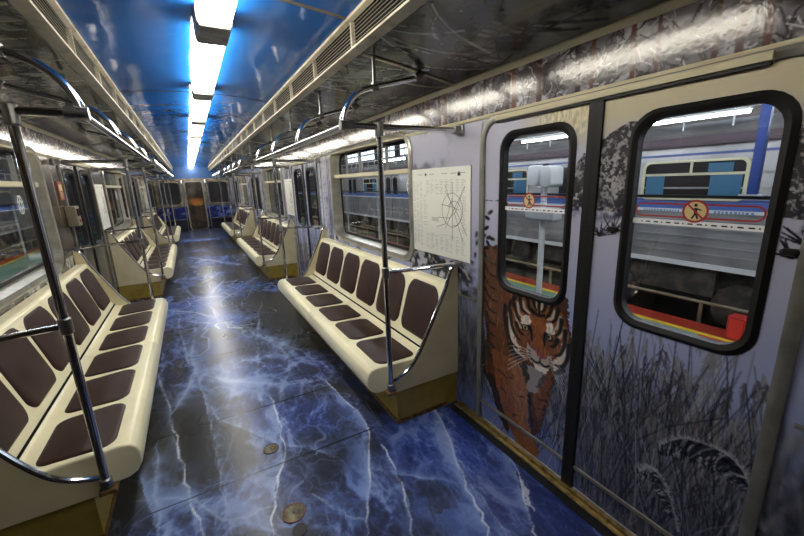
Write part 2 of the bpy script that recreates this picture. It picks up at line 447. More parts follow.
def build_floor():
    c = Canvas(axis((-W, W, 0.007)), axis((Y_BACK, 0.7, 0.06), (0.7, 3.2, 0.0065), (3.2, 6.5, 0.014), (6.5, Y_END, 0.035)), (34, 34, 35))
    U, V = c.U, c.V
    wx = U + 0.25 * (fbm(U * 1.5, V * 1.1, 3, 11) - 0.5); wy = V + 0.5 * (fbm(U * 1.3, V * 1.2, 3, 12) - 0.5)
    c.mix(sstep(0.38, 0.7, fbm(wx * 1.2, wy * 0.8, 5, 1)) * 0.7, (66, 62, 54))
    right = sstep(0.3, 0.9, U + 0.3 * (fbm(U * 2, V * 2, 3, 61) - 0.5)) * sstep(2.7, 1.9, V)
    streak = fbm(wx * 9, wy * 2.6, 5, 51, 0.62)            # fibrous haze along the car
    qx = U + 0.12 * (fbm(U * 5, V * 4, 4, 81) - 0.5) + 0.3 * (fbm(U * 1.4, V * 1.4, 3, 82) - 0.5)
    qy = V + 0.16 * (fbm(U * 4, V * 5, 4, 83) - 0.5) + 0.3 * (fbm(U * 1.4, V * 1.4, 3, 84) - 0.5)
    sm = smoke(qx * 4.5, qy * 2.4, 6, 85); sm = np.clip((sm - 0.18) / 0.4, 0, 1)
    sm2 = smoke(qx * 9 + 5, qy * 5, 5, 86); sm2 = np.clip((sm2 - 0.2) / 0.4, 0, 1)
    wisp = np.clip(0.65 * sm + 0.5 * sm2, 0, 1)
    c.mix(sstep(0.5, 0.74, fbm(wx * 1.9 + 3, wy * 1.0, 6, 2, 0.6)) * 0.7 * (0.4 + streak), (40, 58, 120))
    c.mix(right * (0.35 + 0.8 * streak), (30, 44, 112))
    c.mix(right * sstep(0.5, 0.75, streak) * 0.5, (84, 104, 170))
    c.mix(sstep(0.56, 0.8, fbm(wx * 3.3 + 9, wy * 1.7, 6, 4, 0.6)) * 0.55 * sstep(0.35, 0.6, streak), (84, 110, 176))
    for s, (fx, fy, wd, a, colr) in enumerate(((4.0, 2.2, 0.012, 0.4, (120, 142, 196)), (2.1, 1.3, 0.008, 0.55, (160, 176, 214)), (8.5, 4.5, 0.016, 0.28, (100, 124, 186)), (14, 8, 0.02, 0.2, (96, 118, 178)))):
        n = fbm(wx * fx + 20 * s, wy * fy, 4, 20 + s)
        c.mix((1 - sstep(0, wd, np.abs(n - 0.5))) * a * sstep(0.38, 0.62, fbm(U * 2 + s, V * 1.4, 3, 30 + s)), colr)
    for poly in ([(0.08, 2.1), (0.32, 1.85), (0.36, 1.62), (0.22, 1.42), (0.12, 1.66), (0.05, 1.95)],
                 [(0.47, 1.66), (0.6, 1.52), (0.57, 1.33), (0.45, 1.3), (0.4, 1.48)], [(0.6, 1.5), (0.8, 1.33), (0.76, 1.2), (0.62, 1.25)],
                 [(-0.53, 2.75), (-0.32, 2.9), (-0.33, 2.1), (-0.42, 2.0)], [(-0.1, 2.3), (0.03, 2.1), (0.0, 1.85), (-0.24, 1.7), (-0.26, 2.0)],
                 [(0.3, 3.9), (0.52, 3.5), (0.42, 3.2), (0.36, 3.45)], [(0.02, 4.0), (0.2, 3.95), (0.1, 3.3), (-0.05, 3.5)], [(0.62, 2.2), (0.95, 1.95), (0.78, 2.4)],
                 [(-0.7, 3.4), (-0.6, 3.0), (-0.6, 2.6), (-0.75, 2.5)], [(-0.38, 3.5), (-0.22, 3.3), (-0.25, 2.9), (-0.36, 3.0)], [(-0.05, 4.6), (0.1, 4.5), (0.0, 4.2), (-0.1, 4.3)]):
        c.poly(poly, (36, 35, 34), 0.6, 0.05, 9)
    # hazy belts of white and blue ice
    for (bx, by, rx, ry, rot, a, colr) in ((0.0, 3.35, 0.62, 0.28, 0.1, 0.95, (122, 146, 206)), (0.28, 2.35, 0.42, 0.30, -0.5, 1.0, (70, 98, 186)), (-0.3, 4.95, 0.6, 0.32, -0.5, 0.95, (108, 136, 212)), (0.45, 3.0, 0.35, 0.4, 0, 0.8, (76, 100, 180)),
                                           (0.9, 1.65, 0.34, 0.45, 0.3, 0.9, (84, 110, 190)), (-0.35, 1.85, 0.5, 0.22, 0.1, 0.85, (90, 118, 196)), (-0.1, 1.6, 0.28, 0.22, 0, 0.7, (120, 142, 200)), (0.35, 1.45, 0.3, 0.3, 0, 0.8, (90, 114, 188)),
                                           (0.05, 2.35, 0.18, 0.35, 0, 0.8, (150, 166, 206)), (-0.05, 2.9, 0.25, 0.4, 0, 0.6, (120, 142, 200)), (-0.55, 4.0, 0.3, 0.7, 0, 0.6, (80, 106, 190)), (0.8, 1.15, 0.3, 0.25, 0, 0.6, (120, 130, 176)),
                                           (-0.5, 5.7, 0.35, 0.5, 0, 1.0, (50, 76, 196)), (0.25, 6.6, 0.55, 0.5, 0.3, 0.7, (96, 120, 186)), (0.1, 9.2, 0.8, 0.6, 0, 0.8, (110, 132, 196)), (-0.2, 7.6, 0.6, 0.4, 0, 0.6, (96, 120, 190)), (0.0, 13.3, 0.9, 0.7, 0, 0.8, (90, 116, 200)), (0, 11.2, 0.9, 0.6, 0, 0.5, (96, 120, 190))):
        dx = U - bx; dy = V - by; cr, sr = math.cos(rot), math.sin(rot)
        d = np.sqrt(((dx * cr + dy * sr) / rx) ** 2 + ((-dx * sr + dy * cr) / ry) ** 2)
        fall = 1 - sstep(0.3, 1.25, d + 0.5 * (fbm(U * 3, V * 3, 4, 87) - 0.5))
        c.mix(fall * a * (0.22 + 0.9 * wisp), np.array(colr) * np.array((0.72, 0.74, 0.86)))
        c.mix(fall * a * 0.75 * np.clip(wisp * 1.7 - 0.75, 0, 1), (196, 206, 226))
    # sheets of blue ice beside the cracks: (reach, side, strength); side -1 = toward the left wall
    VE = {'A4': (0.30, 0, 0.75), 'A7': (0.18, 0, 0.5), 'A8': (0.26, 0, 0.85), 'A6': (0.14, 0, 0.5), 'B4': (0.18, -1, 0.75), 'B3': (0.12, 1, 0.6), 'D1': (0.30, -1, 0.8), 'D4': (0.30, -1, 0.95), 'E1': (0.16, -1, 0.5),
          'E2': (0.22, -1, 0.6), 'D5': (0.14, -1, 0.5), 'F5': (0.45, 0, 0.9), 'F2': (0.5, 0, 0.6), 'F4': (0.3, 0, 0.5), 'B8': (0.22, 0, 0.65), 'B7': (0.16, 1, 0.6), 'B6': (0.10, 0, 0.6), 'A1': (0.14, 1, 0.5), 'A2': (0.14, 0, 0.5),
          'F3': (0.3, 0, 0.4), 'F1': (0.2, 0, 0.3), 'F9': (0.8, 0, 0.6), 'D3': (0.16, 1, 0.6), 'D2': (0.22, 1, 0.7), 'B2': (0.10, 1, 0.5), 'D7': (0.10, 0, 0.4), 'A3': (0.08, -1, 0.4), 'A5': (0.08, 0, 0.35)}
    for i, (k, (L, sd, a)) in enumerate(VE.items()):
        nz = np.clip(0.25 + 1.1 * wisp + 0.6 * (streak - 0.4), 0, 1.15)
        q = wobble(CR[k], 0.02, i)
        veil(c, q, L, sd, (74, 102, 178) if k[0] not in 'BA' else (104, 128, 180), a, nz)
        veil(c, q, L * 0.35, sd, (164, 180, 216), a * 0.9, nz)
    c.poly([(1.12, 2.0), (1.0, 1.6), (0.86, 1.36), (0.92, 1.68)], (150, 164, 204), 0.4, 0.06, 14)
    c.poly([(1.14, 1.2), (1.1, 1.08), (1.03, 1.0), (1.07, 1.1)], (206, 210, 222), 0.8, 0.02, 24)
    for i, (k, p) in enumerate(CR.items()):
        far = k[0] == 'F'
        strong = k in ('A3', 'B4', 'D4', 'E2', 'D1', 'F2', 'F5', 'D5', 'F4')
        w = (0.0036 if strong else 0.0030) * (2.4 if far else 1)
        q = wobble(p, 0.03 if not far else 0.12, i)
        for a0, b0 in zip(q[:-1], q[1:]):
            kk = vnoise(a0[0] * 9 + i, a0[1] * 9, 91)
            c.stroke([a0, b0], w * (0.5 + 1.2 * kk), w * (0.5 + 1.2 * kk), (206, 212, 226) if strong else (156, 172, 206), (0.95 if strong else 0.55) * (0.35 + 0.75 * kk), 0.7)
        for j in range(2):
            a0 = q[random.randrange(len(q))]; an = random.choice([PI / 2, -PI / 2]) + random.gauss(0, 0.5); L = random.uniform(0.1, 0.4) * (2 if far else 1)
            pts = [a0, (a0[0] + 0.5 * L * math.cos(an), a0[1] + 0.5 * L * math.sin(an)), (a0[0] + L * math.cos(an + 0.2), a0[1] + L * math.sin(an + 0.2))]
            c.stroke(wobble(pts, 0.02, i * 7 + j, 4), w * 0.7, w * 0.3, (130, 150, 196), 0.45, 0.7)
    for i in range(40):                       # long faint fractures along the car
        x, y = random.uniform(-1.2, 1.2), random.uniform(0.9, 5.0); an = PI / 2 + random.gauss(0, 0.35); L = random.uniform(0.3, 1.0)
        pts = [(x + t * L * math.cos(an), y + t * L * math.sin(an)) for t in (0, .33, .66, 1)]
        c.stroke(wobble(pts, 0.06, 300 + i), 0.0035, 0.002, (112, 134, 188), 0.4, 0.7)
    for i in range(46):
        x, y = random.uniform(-0.9, 0.9), random.uniform(4.5, 16.5); an = random.gauss(0.0, 0.6) + (PI if random.random() < .5 else 0); L = random.uniform(0.4, 1.3)
        pts = [(x + t * L * math.cos(an), y + t * L * math.sin(an) * 2) for t in (0, .33, .66, 1)]
        q = wobble(pts, 0.25, 100 + i)
        veil(c, q, 0.3, random.choice([-1, 0, 1]), (70, 96, 170), 0.5, 0.3 + streak)
        c.stroke(q, 0.010, 0.006, (158, 174, 208), 0.7, 0.7)
    for ys in (2.65, 1.99):
        c.stroke([(-0.62, ys + 0.002), (0.62, ys)], 0.0042, 0.0042, (12, 12, 14), 0.95, 0.5)
    for ys in range(4, 17, 1):
        c.stroke([(-1.2, ys - 0.2), (1.2, ys - 0.2)], 0.006, 0.006, (16, 16, 20), 0.4, 0.5)
    o = c.mesh('floor', lambda u, v: (u, v, 0 * u), M['printfloor'], solid=-0.05)
    tag(o, 'car floor covered in a print of dark cracked blue ice', 'floor', kind='structure')
build_floor()

# ------------------------------------------------------------------ printed wall pictures
def speckle(c, mask, a=0.9, sc=60, dark=(38, 38, 46), light=(206, 206, 216), seed=9):
    n = fbm((c.U + 0.4 * c.V) * sc * 0.5, (c.V - 0.4 * c.U) * sc * 0.5, 4, seed, 0.7)
    c.mix(mask * a, dark)
    c.mix(mask * a * sstep(0.5, 0.62, n), light)

def winter(c, left=False):
    """winter field: pale sky, snow, frosted reeds; u = distance along the car, v = height"""
    U, V = c.U, c.V
    c.mix(np.ones_like(U), (176, 176, 196))
    c.mix(sstep(1.25, 1.9, V) * 0.5, (196, 196, 210))
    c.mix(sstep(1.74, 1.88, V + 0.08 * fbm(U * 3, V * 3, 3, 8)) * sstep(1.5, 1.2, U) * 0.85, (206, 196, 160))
    c.mix((1 - sstep(0.75, 1.45, V)) * 0.8, (132, 144, 190))
    # soft shrubs in mist
    c.mix(sstep(0.5, 0.66, fbm(U * 5, V * 5, 5, 31)) * sstep(1.6, 1.75, V + 0.3 * (U > 2.2)) * sstep(1.9, 2.2, U) * 0.7, (98, 98, 108))
    # reed bed ground tone
    g = 1 - sstep(0.35, 0.98, V + 0.22 * (fbm(U * 7, V * 2.5, 4, 33) - 0.5))
    c.mix(g * 0.85, (50, 53, 66))
    fr = sstep(0.5, 0.68, fbm(U * 75, V * 22 + 0.4 * U * 75, 4, 36, 0.7))
    c.mix(g * fr * 0.55, (134, 138, 150))
    c.mix(g * sstep(0.52, 0.66, fbm(U * 55 + 9, V * 30, 4, 37, 0.7)) * 0.6, (28, 30, 40))
    c.mix((1 - sstep(0.12, 0.42, V + 0.25 * (fbm(U * 3, V * 4, 4, 35) - 0.5))) * sstep(0.55, 1.0, U) * 0.9, (96, 112, 168))

def reeds(c, u0, u1, n, seed, zmax=1.0):
    rnd = random.Random(seed)
    for i in range(n):
        x = rnd.uniform(u0, u1); z = rnd.uniform(0.0, 0.55); h = rnd.uniform(0.2, 0.55) * (zmax - 0.2); ln = rnd.gauss(0, 0.10)
        t = rnd.random()
        col = (24, 26, 36) if t < 0.42 else ((96, 100, 116) if t < 0.74 else ((156, 158, 170) if t < 0.9 else (72, 68, 68)))
        pts = [(x, z), (x + ln * 0.4, z + h * 0.5), (x + ln, z + h)]
        c.stroke(pts, rnd.uniform(0.0014, 0.0034), 0.0010, col, rnd.uniform(0.35, 0.9), 0.8)
        if rnd.random() < 0.3:       # seed head
            for k in range(5):
                a = rnd.uniform(-0.02, 0.02)
                c.stroke([(x + ln + a * .2, z + h - 0.012 * k), (x + ln + a, z + h - 0.02 - 0.014 * k)], 0.005, 0.002, (120, 118, 118) if t > .3 else (70, 68, 72), 0.7, 0.8)

def plume(c, spine, wid, seed, side=-1):
    rnd = random.Random(seed)
    sp = [tuple(q)[:2] for q in catmull([Vector((p[0], p[1], 0)) for p in spine], 10)]
    n = len(sp)
    for i in range(n * 14):
        k = rnd.randrange(int(n * 0.72)); p = sp[k]; q = sp[min(k + 1, n - 1)]
        tx, ty = q[0] - p[0], q[1] - p[1]; L = math.hypot(tx, ty) or 1; tx /= L; ty /= L
        w = wid * (0.35 + 0.65 * math.sin(PI * min(1, (k + 2) / (n * 0.75)))) * rnd.uniform(0.4, 1)
        f1, f2 = rnd.uniform(0.1, 1.0), rnd.uniform(0.2, 0.9)
        dx, dy = -tx * f1 + side * ty * f2, -ty * f1 - side * tx * f2 - rnd.uniform(0.2, 0.7)
        d = math.hypot(dx, dy); dx /= d; dy /= d
        pts = [p, (p[0] + dx * w * 0.6, p[1] + dy * w * 0.45), (p[0] + dx * w, p[1] + dy * w)]
        col = rnd.choice([(24, 26, 36), (24, 26, 36), (34, 36, 48), (34, 36, 48), (112, 114, 124), (160, 162, 170)])
        c.stroke(pts, 0.004, 0.0015, col, 0.8, 0.6)
    c.stroke(sp, 0.004, 0.003, (88, 88, 98), 0.6, 0.7)
    for i in range(n * 4):
        k = rnd.randrange(int(n * 0.8)); p = sp[k]; a = rnd.uniform(0.2, 2.6); L = rnd.uniform(0.006, 0.02)
        c.stroke([p, (p[0] + L * math.cos(a), p[1] + L * math.sin(a))], 0.0022, 0.0012, (156, 158, 168), 0.5, 0.7)

def mountains(c):
    U, V = c.U, c.V
    ridge = np.interp(U, [0.2, 0.33, 0.39, 0.45, 0.85, 0.94, 1.0, 1.06, 1.12, 1.2], [1.6, 1.66, 1.71, 1.78, 1.79, 1.76, 1.73, 1.68, 1.60, 1.48]) + 0.03 * (fbm(U * 25, V * 0 + 3, 4, 71) - 0.5)
    low = np.interp(U, [0.2, 0.45, 0.85, 1.2], [1.44, 1.46, 1.44, 1.47])
    m = ((V < ridge) & (V > low)).astype(float)
    speckle(c, m, 0.95, 120, (52, 50, 54), (172, 168, 170))
    c.mix(m * 0.35 * sstep(0.4, 0.7, fbm(U * 14, V * 14, 3, 77)), (96, 94, 100))
    # dark tree line at the foot of the slope, then clean snow
    base = np.exp(-((V - low - 0.0) / 0.035) ** 2) * (U < 1.16)
    c.mix(base * sstep(0.35, 0.6, fbm(U * 22, V * 22, 4, 73)) * 0.95, (34, 36, 52))
    rnd = random.Random(5)
    for cx, cz in ((0.9, 1.36), (0.955, 1.34), (0.36, 1.34), (0.33, 1.38)):
        for k in range(11):
            a = rnd.uniform(0.2, PI - 0.2); L = rnd.uniform(0.03, 0.08)
            c.stroke([(cx, cz), (cx + L * math.cos(a), cz + L * math.sin(a))], 0.003, 0.0012, (28, 28, 36), 0.9, 0.5)

def leaves_twig(c):
    for (x, z) in ((1.655, 1.37), (1.66, 1.31), (1.64, 1.255), (1.645, 1.22), (1.685, 1.27), (1.63, 1.405), (1.655, 1.19), (1.61, 1.25)):
        c.ell(x, z, 0.022, 0.011, (24, 24, 30), 0.95, 0.4, random.uniform(-0.6, 0.9))

def tiger(c):
    OR, OD, OL = (112, 68, 42), (64, 40, 29), (140, 94, 62)
    WH, BK = (206, 198, 190), (22, 19, 20)
    rnd = random.Random(21)
    def furpoly(p, col, a=1.0, j=0.012): c.poly(p, col, a, j, 60)
    # far hind leg and shadow, body
    furpoly([(1.675, 0.5), (1.66, 0.36), (1.6, 0.30), (1.52, 0.13), (1.44, 0.05), (1.42, 0.12), (1.50, 0.36), (1.56, 0.55)], (44, 32, 30))
    furpoly([(1.70, 1.2), (1.69, 0.82), (1.64, 0.637), (1.665, 0.47), (1.64, 0.39), (1.58, 0.37), (1.45, 0.40), (1.2, 0.5), (1.1, 0.8), (1.1, 1.05), (1.36, 1.24)], OD)
    furpoly([(1.66, 1.2), (1.655, 0.85), (1.6, 0.65), (1.55, 0.5), (1.4, 0.5), (1.35, 1.2)], OR, 0.5, 0.03)
    furpoly([(1.70, 0.85), (1.66, 0.66), (1.63, 0.5), (1.66, 0.4), (1.70, 0.45)], (34, 28, 28), 0.7, 0.02)
    for k in range(9):                      # flank stripes
        z = 1.16 - 0.075 * k
        c.stroke([(1.685 - 0.008 * k, z), (1.62, z - 0.05), (1.56, z - 0.06)], 0.010, 0.004, BK, 0.75, 0.5, sm=4)
    # right fore leg (behind), left fore leg (in front)
    furpoly([(1.33, 0.53), (1.30, 0.35), (1.28, 0.23), (1.245, 0.14), (1.205, 0.2), (1.165, 0.36), (1.13, 0.52), (1.125, 0.64)], OD)
    furpoly([(1.29, 0.5), (1.25, 0.35), (1.215, 0.24), (1.18, 0.36), (1.145, 0.52), (1.14, 0.62)], OR, 0.7, 0.02)
    furpoly([(1.60, 0.56), (1.55, 0.35), (1.485, 0.2), (1.435, 0.115), (1.36, 0.028), (1.25, 0.018), (1.2, 0.05), (1.22, 0.125), (1.29, 0.21), (1.30, 0.34), (1.315, 0.56)], OR)
    furpoly([(1.31, 0.5), (1.29, 0.33), (1.26, 0.2), (1.24, 0.17), (1.27, 0.36)], (30, 24, 24), 0.85, 0.01)
    furpoly([(1.43, 0.55), (1.40, 0.35), (1.36, 0.19), (1.30, 0.10), (1.25, 0.07), (1.235, 0.12), (1.29, 0.21), (1.30, 0.34), (1.315, 0.56)], OL, 0.6, 0.03)
    furpoly([(1.30, 0.12), (1.27, 0.03), (1.21, 0.03), (1.2, 0.06), (1.22, 0.12)], (120, 72, 44), 0.8)
    for p in ([(1.53, 0.44), (1.46, 0.42), (1.41, 0.44)], [(1.5, 0.33), (1.45, 0.31)], [(1.33, 0.36), (1.37, 0.34)], [(1.17, 0.42), (1.22, 0.40)], [(1.18, 0.36), (1.22, 0.345)], [(1.4, 0.2), (1.36, 0.22)]):
        c.stroke(p, 0.007, 0.003, BK, 0.6, 0.6)
    # chest
    furpoly([(1.39, 0.60), (1.33, 0.50), (1.29, 0.40), (1.245, 0.43), (1.21, 0.52), (1.18, 0.62)], (138, 134, 136), 0.9, 0.03)
    furpoly([(1.37, 0.58), (1.33, 0.49), (1.31, 0.44), (1.29, 0.5), (1.31, 0.58)], (40, 36, 40), 0.9, 0.02)
    furpoly([(1.17, 0.56), (1.23, 0.47), (1.25, 0.47), (1.2, 0.56)], (70, 64, 66), 0.8)
    # head: ruff, skull, muzzle
    furpoly([(1.48, 0.86), (1.50, 0.72), (1.45, 0.62), (1.38, 0.57), (1.24, 0.575), (1.13, 0.62), (1.06, 0.70), (1.045, 0.80), (1.07, 0.92), (1.09, 1.0), (1.2, 0.99), (1.33, 0.985), (1.43, 0.95)], OD, 1, 0.018)
    furpoly([(1.45, 0.86), (1.47, 0.73), (1.42, 0.63), (1.36, 0.60), (1.22, 0.59), (1.13, 0.635), (1.08, 0.72), (1.07, 0.82), (1.09, 0.92), (1.2, 0.985), (1.33, 0.975), (1.41, 0.93)], OR, 0.9, 0.018)
    furpoly([(1.13, 0.99), (1.10, 1.03), (1.075, 1.0), (1.08, 0.93)], (60, 44, 36))
    # cheek ruffs white
    furpoly([(1.46, 0.80), (1.475, 0.73), (1.44, 0.66), (1.39, 0.615), (1.36, 0.64), (1.41, 0.70), (1.425, 0.78)], WH, 0.85, 0.015)
    furpoly([(1.075, 0.80), (1.06, 0.73), (1.09, 0.65), (1.13, 0.615), (1.15, 0.66), (1.11, 0.72), (1.10, 0.79)], WH, 0.85, 0.012)
    # above the eyes
    furpoly([(1.37, 0.80), (1.36, 0.85), (1.31, 0.865), (1.29, 0.82), (1.32, 0.80)], WH, 0.9, 0.008)
    furpoly([(1.21, 0.80), (1.20, 0.86), (1.165, 0.87), (1.14, 0.82), (1.18, 0.80)], WH, 0.9, 0.008)
    # bridge of the nose
    furpoly([(1.30, 0.86), (1.295, 0.76), (1.275, 0.67), (1.19, 0.665), (1.185, 0.76), (1.20, 0.86), (1.25, 0.89)], (124, 70, 40), 1, 0.010)
    # muzzle
    furpoly([(1.31, 0.70), (1.325, 0.65), (1.30, 0.61), (1.24, 0.595), (1.18, 0.60), (1.145, 0.635), (1.155, 0.69), (1.19, 0.675), (1.27, 0.675)], (160, 150, 142), 1, 0.010)
    furpoly([(1.27, 0.60), (1.25, 0.572), (1.19, 0.572), (1.165, 0.605)], WH, 1, 0.006)
    furpoly([(1.265, 0.69), (1.245, 0.655), (1.22, 0.648), (1.19, 0.655), (1.18, 0.69)], (120, 66, 58), 1, 0.004)
    c.stroke([(1.285, 0.622), (1.25, 0.612), (1.225, 0.622), (1.195, 0.612), (1.165, 0.628)], 0.006, 0.006, BK, 0.95, 0.5, sm=4)
    c.stroke([(1.225, 0.65), (1.225, 0.622)], 0.005, 0.005, BK, 0.9, 0.5)
    for sx, x0 in ((1, 1.29), (-1, 1.165)):
        for k in range(3):
            c.stroke([(x0, 0.665 - 0.016 * k), (x0 + sx * 0.03, 0.662 - 0.018 * k)], 0.0035, 0.002, BK, 0.7, 0.6)
    fur = 0.72 + 0.62 * fbm(c.U * 120, c.V * 42, 4, 161, 0.6)
    isf = (c.c[..., 0] > c.c[..., 2] + 18)[..., None]
    c.c[:] = np.where(isf, c.c * fur[..., None], c.c)
    # eyes
    for ex, ez, rr in ((1.335, 0.787, -0.4), (1.18, 0.787, 0.35)):
        c.ell(ex, ez, 0.03, 0.018, BK, 0.95, 0.3, rr)
        c.ell(ex, ez, 0.016, 0.013, (196, 188, 150), 0.95, 0.25)
        c.ell(ex, ez, 0.009, 0.010, BK, 1, 0.2)
    # stripes on brow and cheeks
    S = [[(1.25, 0.985), (1.25, 0.93), (1.245, 0.90)], [(1.29, 0.975), (1.28, 0.93), (1.265, 0.91)], [(1.21, 0.975), (1.215, 0.93), (1.23, 0.91)],
         [(1.33, 0.96), (1.315, 0.91), (1.285, 0.885)], [(1.17, 0.965), (1.18, 0.915), (1.205, 0.885)], [(1.38, 0.94), (1.365, 0.89), (1.33, 0.87)], [(1.135, 0.945), (1.145, 0.895), (1.165, 0.875)],
         [(1.30, 0.90), (1.25, 0.885), (1.2, 0.90)], [(1.42, 0.9), (1.40, 0.84), (1.375, 0.81)], [(1.11, 0.9), (1.115, 0.84), (1.135, 0.81)],
         [(1.45, 0.85), (1.435, 0.77), (1.405, 0.72), (1.37, 0.70)], [(1.085, 0.85), (1.085, 0.78), (1.105, 0.72), (1.135, 0.70)],
         [(1.475, 0.79), (1.46, 0.71), (1.43, 0.66), (1.385, 0.64)], [(1.06, 0.78), (1.065, 0.71), (1.09, 0.66), (1.13, 0.65)],
         [(1.44, 0.64), (1.40, 0.605), (1.35, 0.60)], [(1.09, 0.64), (1.12, 0.61), (1.15, 0.605)],
         [(1.40, 0.79), (1.375, 0.75), (1.345, 0.74)], [(1.125, 0.79), (1.145, 0.75), (1.165, 0.74)], [(1.49, 0.87), (1.495, 0.80), (1.48, 0.72)],
         [(1.42, 0.94), (1.45, 0.90), (1.46, 0.87)], [(1.305, 0.80), (1.29, 0.77), (1.285, 0.73)], [(1.20, 0.79), (1.205, 0.76), (1.2, 0.73)]]
    WS = [[(1.455, 0.83), (1.44, 0.76), (1.415, 0.71)], [(1.43, 0.70), (1.40, 0.665), (1.36, 0.655)], [(1.41, 0.63), (1.37, 0.615), (1.33, 0.61)], [(1.41, 0.85), (1.39, 0.80), (1.365, 0.775)],
          [(1.08, 0.83), (1.082, 0.76), (1.10, 0.705)], [(1.085, 0.69), (1.115, 0.662), (1.15, 0.66)], [(1.105, 0.63), (1.135, 0.615)], [(1.105, 0.86), (1.115, 0.81), (1.135, 0.78)],
          [(1.36, 0.925), (1.345, 0.895), (1.31, 0.88)], [(1.155, 0.93), (1.165, 0.895), (1.19, 0.88)], [(1.27, 0.955), (1.265, 0.92)], [(1.23, 0.955), (1.235, 0.92)], [(1.40, 0.91), (1.385, 0.86), (1.35, 0.84)], [(1.12, 0.91), (1.13, 0.86), (1.15, 0.84)]]
    for p in WS:
        c.stroke(p, 0.013, 0.006, (190, 180, 168), 0.8, 0.6, sm=5)
    for p in S:
        c.stroke(p, 0.014, 0.006, BK, 0.92, 0.45, sm=5)
    # fur strokes and whiskers
    for i in range(420):
        x = rnd.uniform(1.06, 1.68); z = rnd.uniform(0.1, 1.1)
        j = np.searchsorted(c.us, x) - 1; k = np.searchsorted(c.vs, z) - 1
        r, g, b = c.c[k, j]
        if r > b + 35:
            c.stroke([(x, z), (x + rnd.gauss(0, 0.004), z - rnd.uniform(0.015, 0.035))], 0.003, 0.0015, rnd.choice([(176, 112, 64), (90, 50, 28), (60, 38, 26)]), 0.5, 0.7)
    for k in range(6):
        c.stroke([(1.31, 0.66 - 0.01 * k), (1.38, 0.66 - 0.022 * k), (1.45, 0.63 - 0.03 * k)], 0.0025, 0.0012, (210, 206, 200), 0.7, 0.6, sm=3)
        c.stroke([(1.15, 0.66 - 0.01 * k), (1.11, 0.655 - 0.018 * k), (1.07, 0.62 - 0.026 * k)], 0.0025, 0.0012, (210, 206, 200), 0.6, 0.6, sm=3)

def birches(c, u0, u1, n, seed, dark=False):
    rnd = random.Random(seed)
    for i in range(n):
        x = rnd.uniform(u0, u1); w = rnd.uniform(0.006, 0.024)
        t = rnd.random()
        if dark:
            col = (92, 76, 62) if t < .35 else ((40, 33, 28) if t < .8 else (138, 128, 118))
        else:
            col = (222, 224, 232) if t < .42 else ((150, 166, 204) if t < .62 else ((52, 56, 70) if t < .86 else (120, 110, 104)))
        ln = rnd.gauss(0, 0.04)
        c.stroke([(x, 0.0), (x + ln * 0.3, 0.7), (x + ln, 2.2)], w, w * 0.6, col, 0.85, 0.5)
        if t < 0.42 and not dark:
            for k in range(10):
                z = rnd.uniform(0.1, 2.0)
                c.stroke([(x - w + ln * z / 2.2, z), (x + w * 0.4 + ln * z / 2.2, z + 0.004)], 0.004, 0.002, (40, 40, 46), 0.85, 0.6)
    for i in range(n * 4):
        x = rnd.uniform(u0, u1); z = rnd.uniform(0.3, 2.1); a = rnd.uniform(0.4, 2.6); L = rnd.uniform(0.06, 0.22)
        c.stroke([(x, z), (x + L * .5 * math.cos(a), z + L * .5 * math.sin(a)), (x + L * math.cos(a + .3), z + L * math.sin(a + .3))], 0.004, 0.0015,
                 rnd.choice([(230, 230, 238), (50, 50, 60), (150, 150, 164)]) if not dark else rnd.choice([(30, 26, 24), (110, 98, 86)]), 0.6, 0.7)

def wall_mask(uc, vc):
    keep = np.ones(uc.shape, bool)
    for y in DOOR_Y:
        keep &= ~((np.abs(uc - y) < DOOR_H + 0.008) & (vc < DOOR_TOP))
    for y in WIN_Y:
        keep &= ~in_rr(uc, vc, y - WIN[0], y + WIN[0], WIN[1], WIN[2], 0.14)
    return keep
def wall_mask_left(uc, vc):
    return wall_mask(uc, vc) | (uc < 1.9)

ZW = 2.165
def wall_right():
    c = Canvas(axis((Y_BACK, 0.15, 0.1), (0.15, 0.4, 0.008), (0.4, 1.62, 0.03), (1.62, 5.4, 0.012), (5.4, 9.5, 0.03), (9.5, Y_END, 0.06)), axis((0.0, ZW, 0.012)))
    winter(c)
    U, V = c.U, c.V
    # rocks and scrub below the map and beside the first window
    speckle(c, sstep(0.45, 0.6, fbm(U * 6, V * 9, 4, 91)) * (V > 0.84) * (V < 1.09) * (U > 1.74) * (U < 4.6), 0.9, 30, (36, 36, 40), (190, 190, 198))
    reeds(c, 1.66, 1.95, 150, 3, 1.1); reeds(c, 0.1, 0.36, 110, 4, 1.1)
    plume(c, [(0.58, 0.535), (0.51, 0.605), (0.43, 0.63), (0.37, 0.60), (0.325, 0.50), (0.28, 0.38), (0.23, 0.2)], 0.10, 8)
    birches(c, 4.38, 4.95, 26, 5)
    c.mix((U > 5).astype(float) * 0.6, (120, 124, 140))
    for y0 in (6.25, 8.95, 10.85, 13.55, 15.45):
        birches(c, y0, y0 + 0.75, 16, int(y0 * 10))
    for xx, z in ((1.745, 1.21), (1.76, 1.13), (1.75, 1.26)):
        c.ell(xx, z, 0.012, 0.02, (26, 26, 32), 0.9, 0.4, 0.3)
    o = c.mesh('wall_right', lambda u, v: (W + 0 * u, u, v), M['print'], mask=wall_mask, solid=0.04)
    tag(o, 'right car wall wrapped in a pale winter landscape print', 'wall', kind='structure')
wall_right()

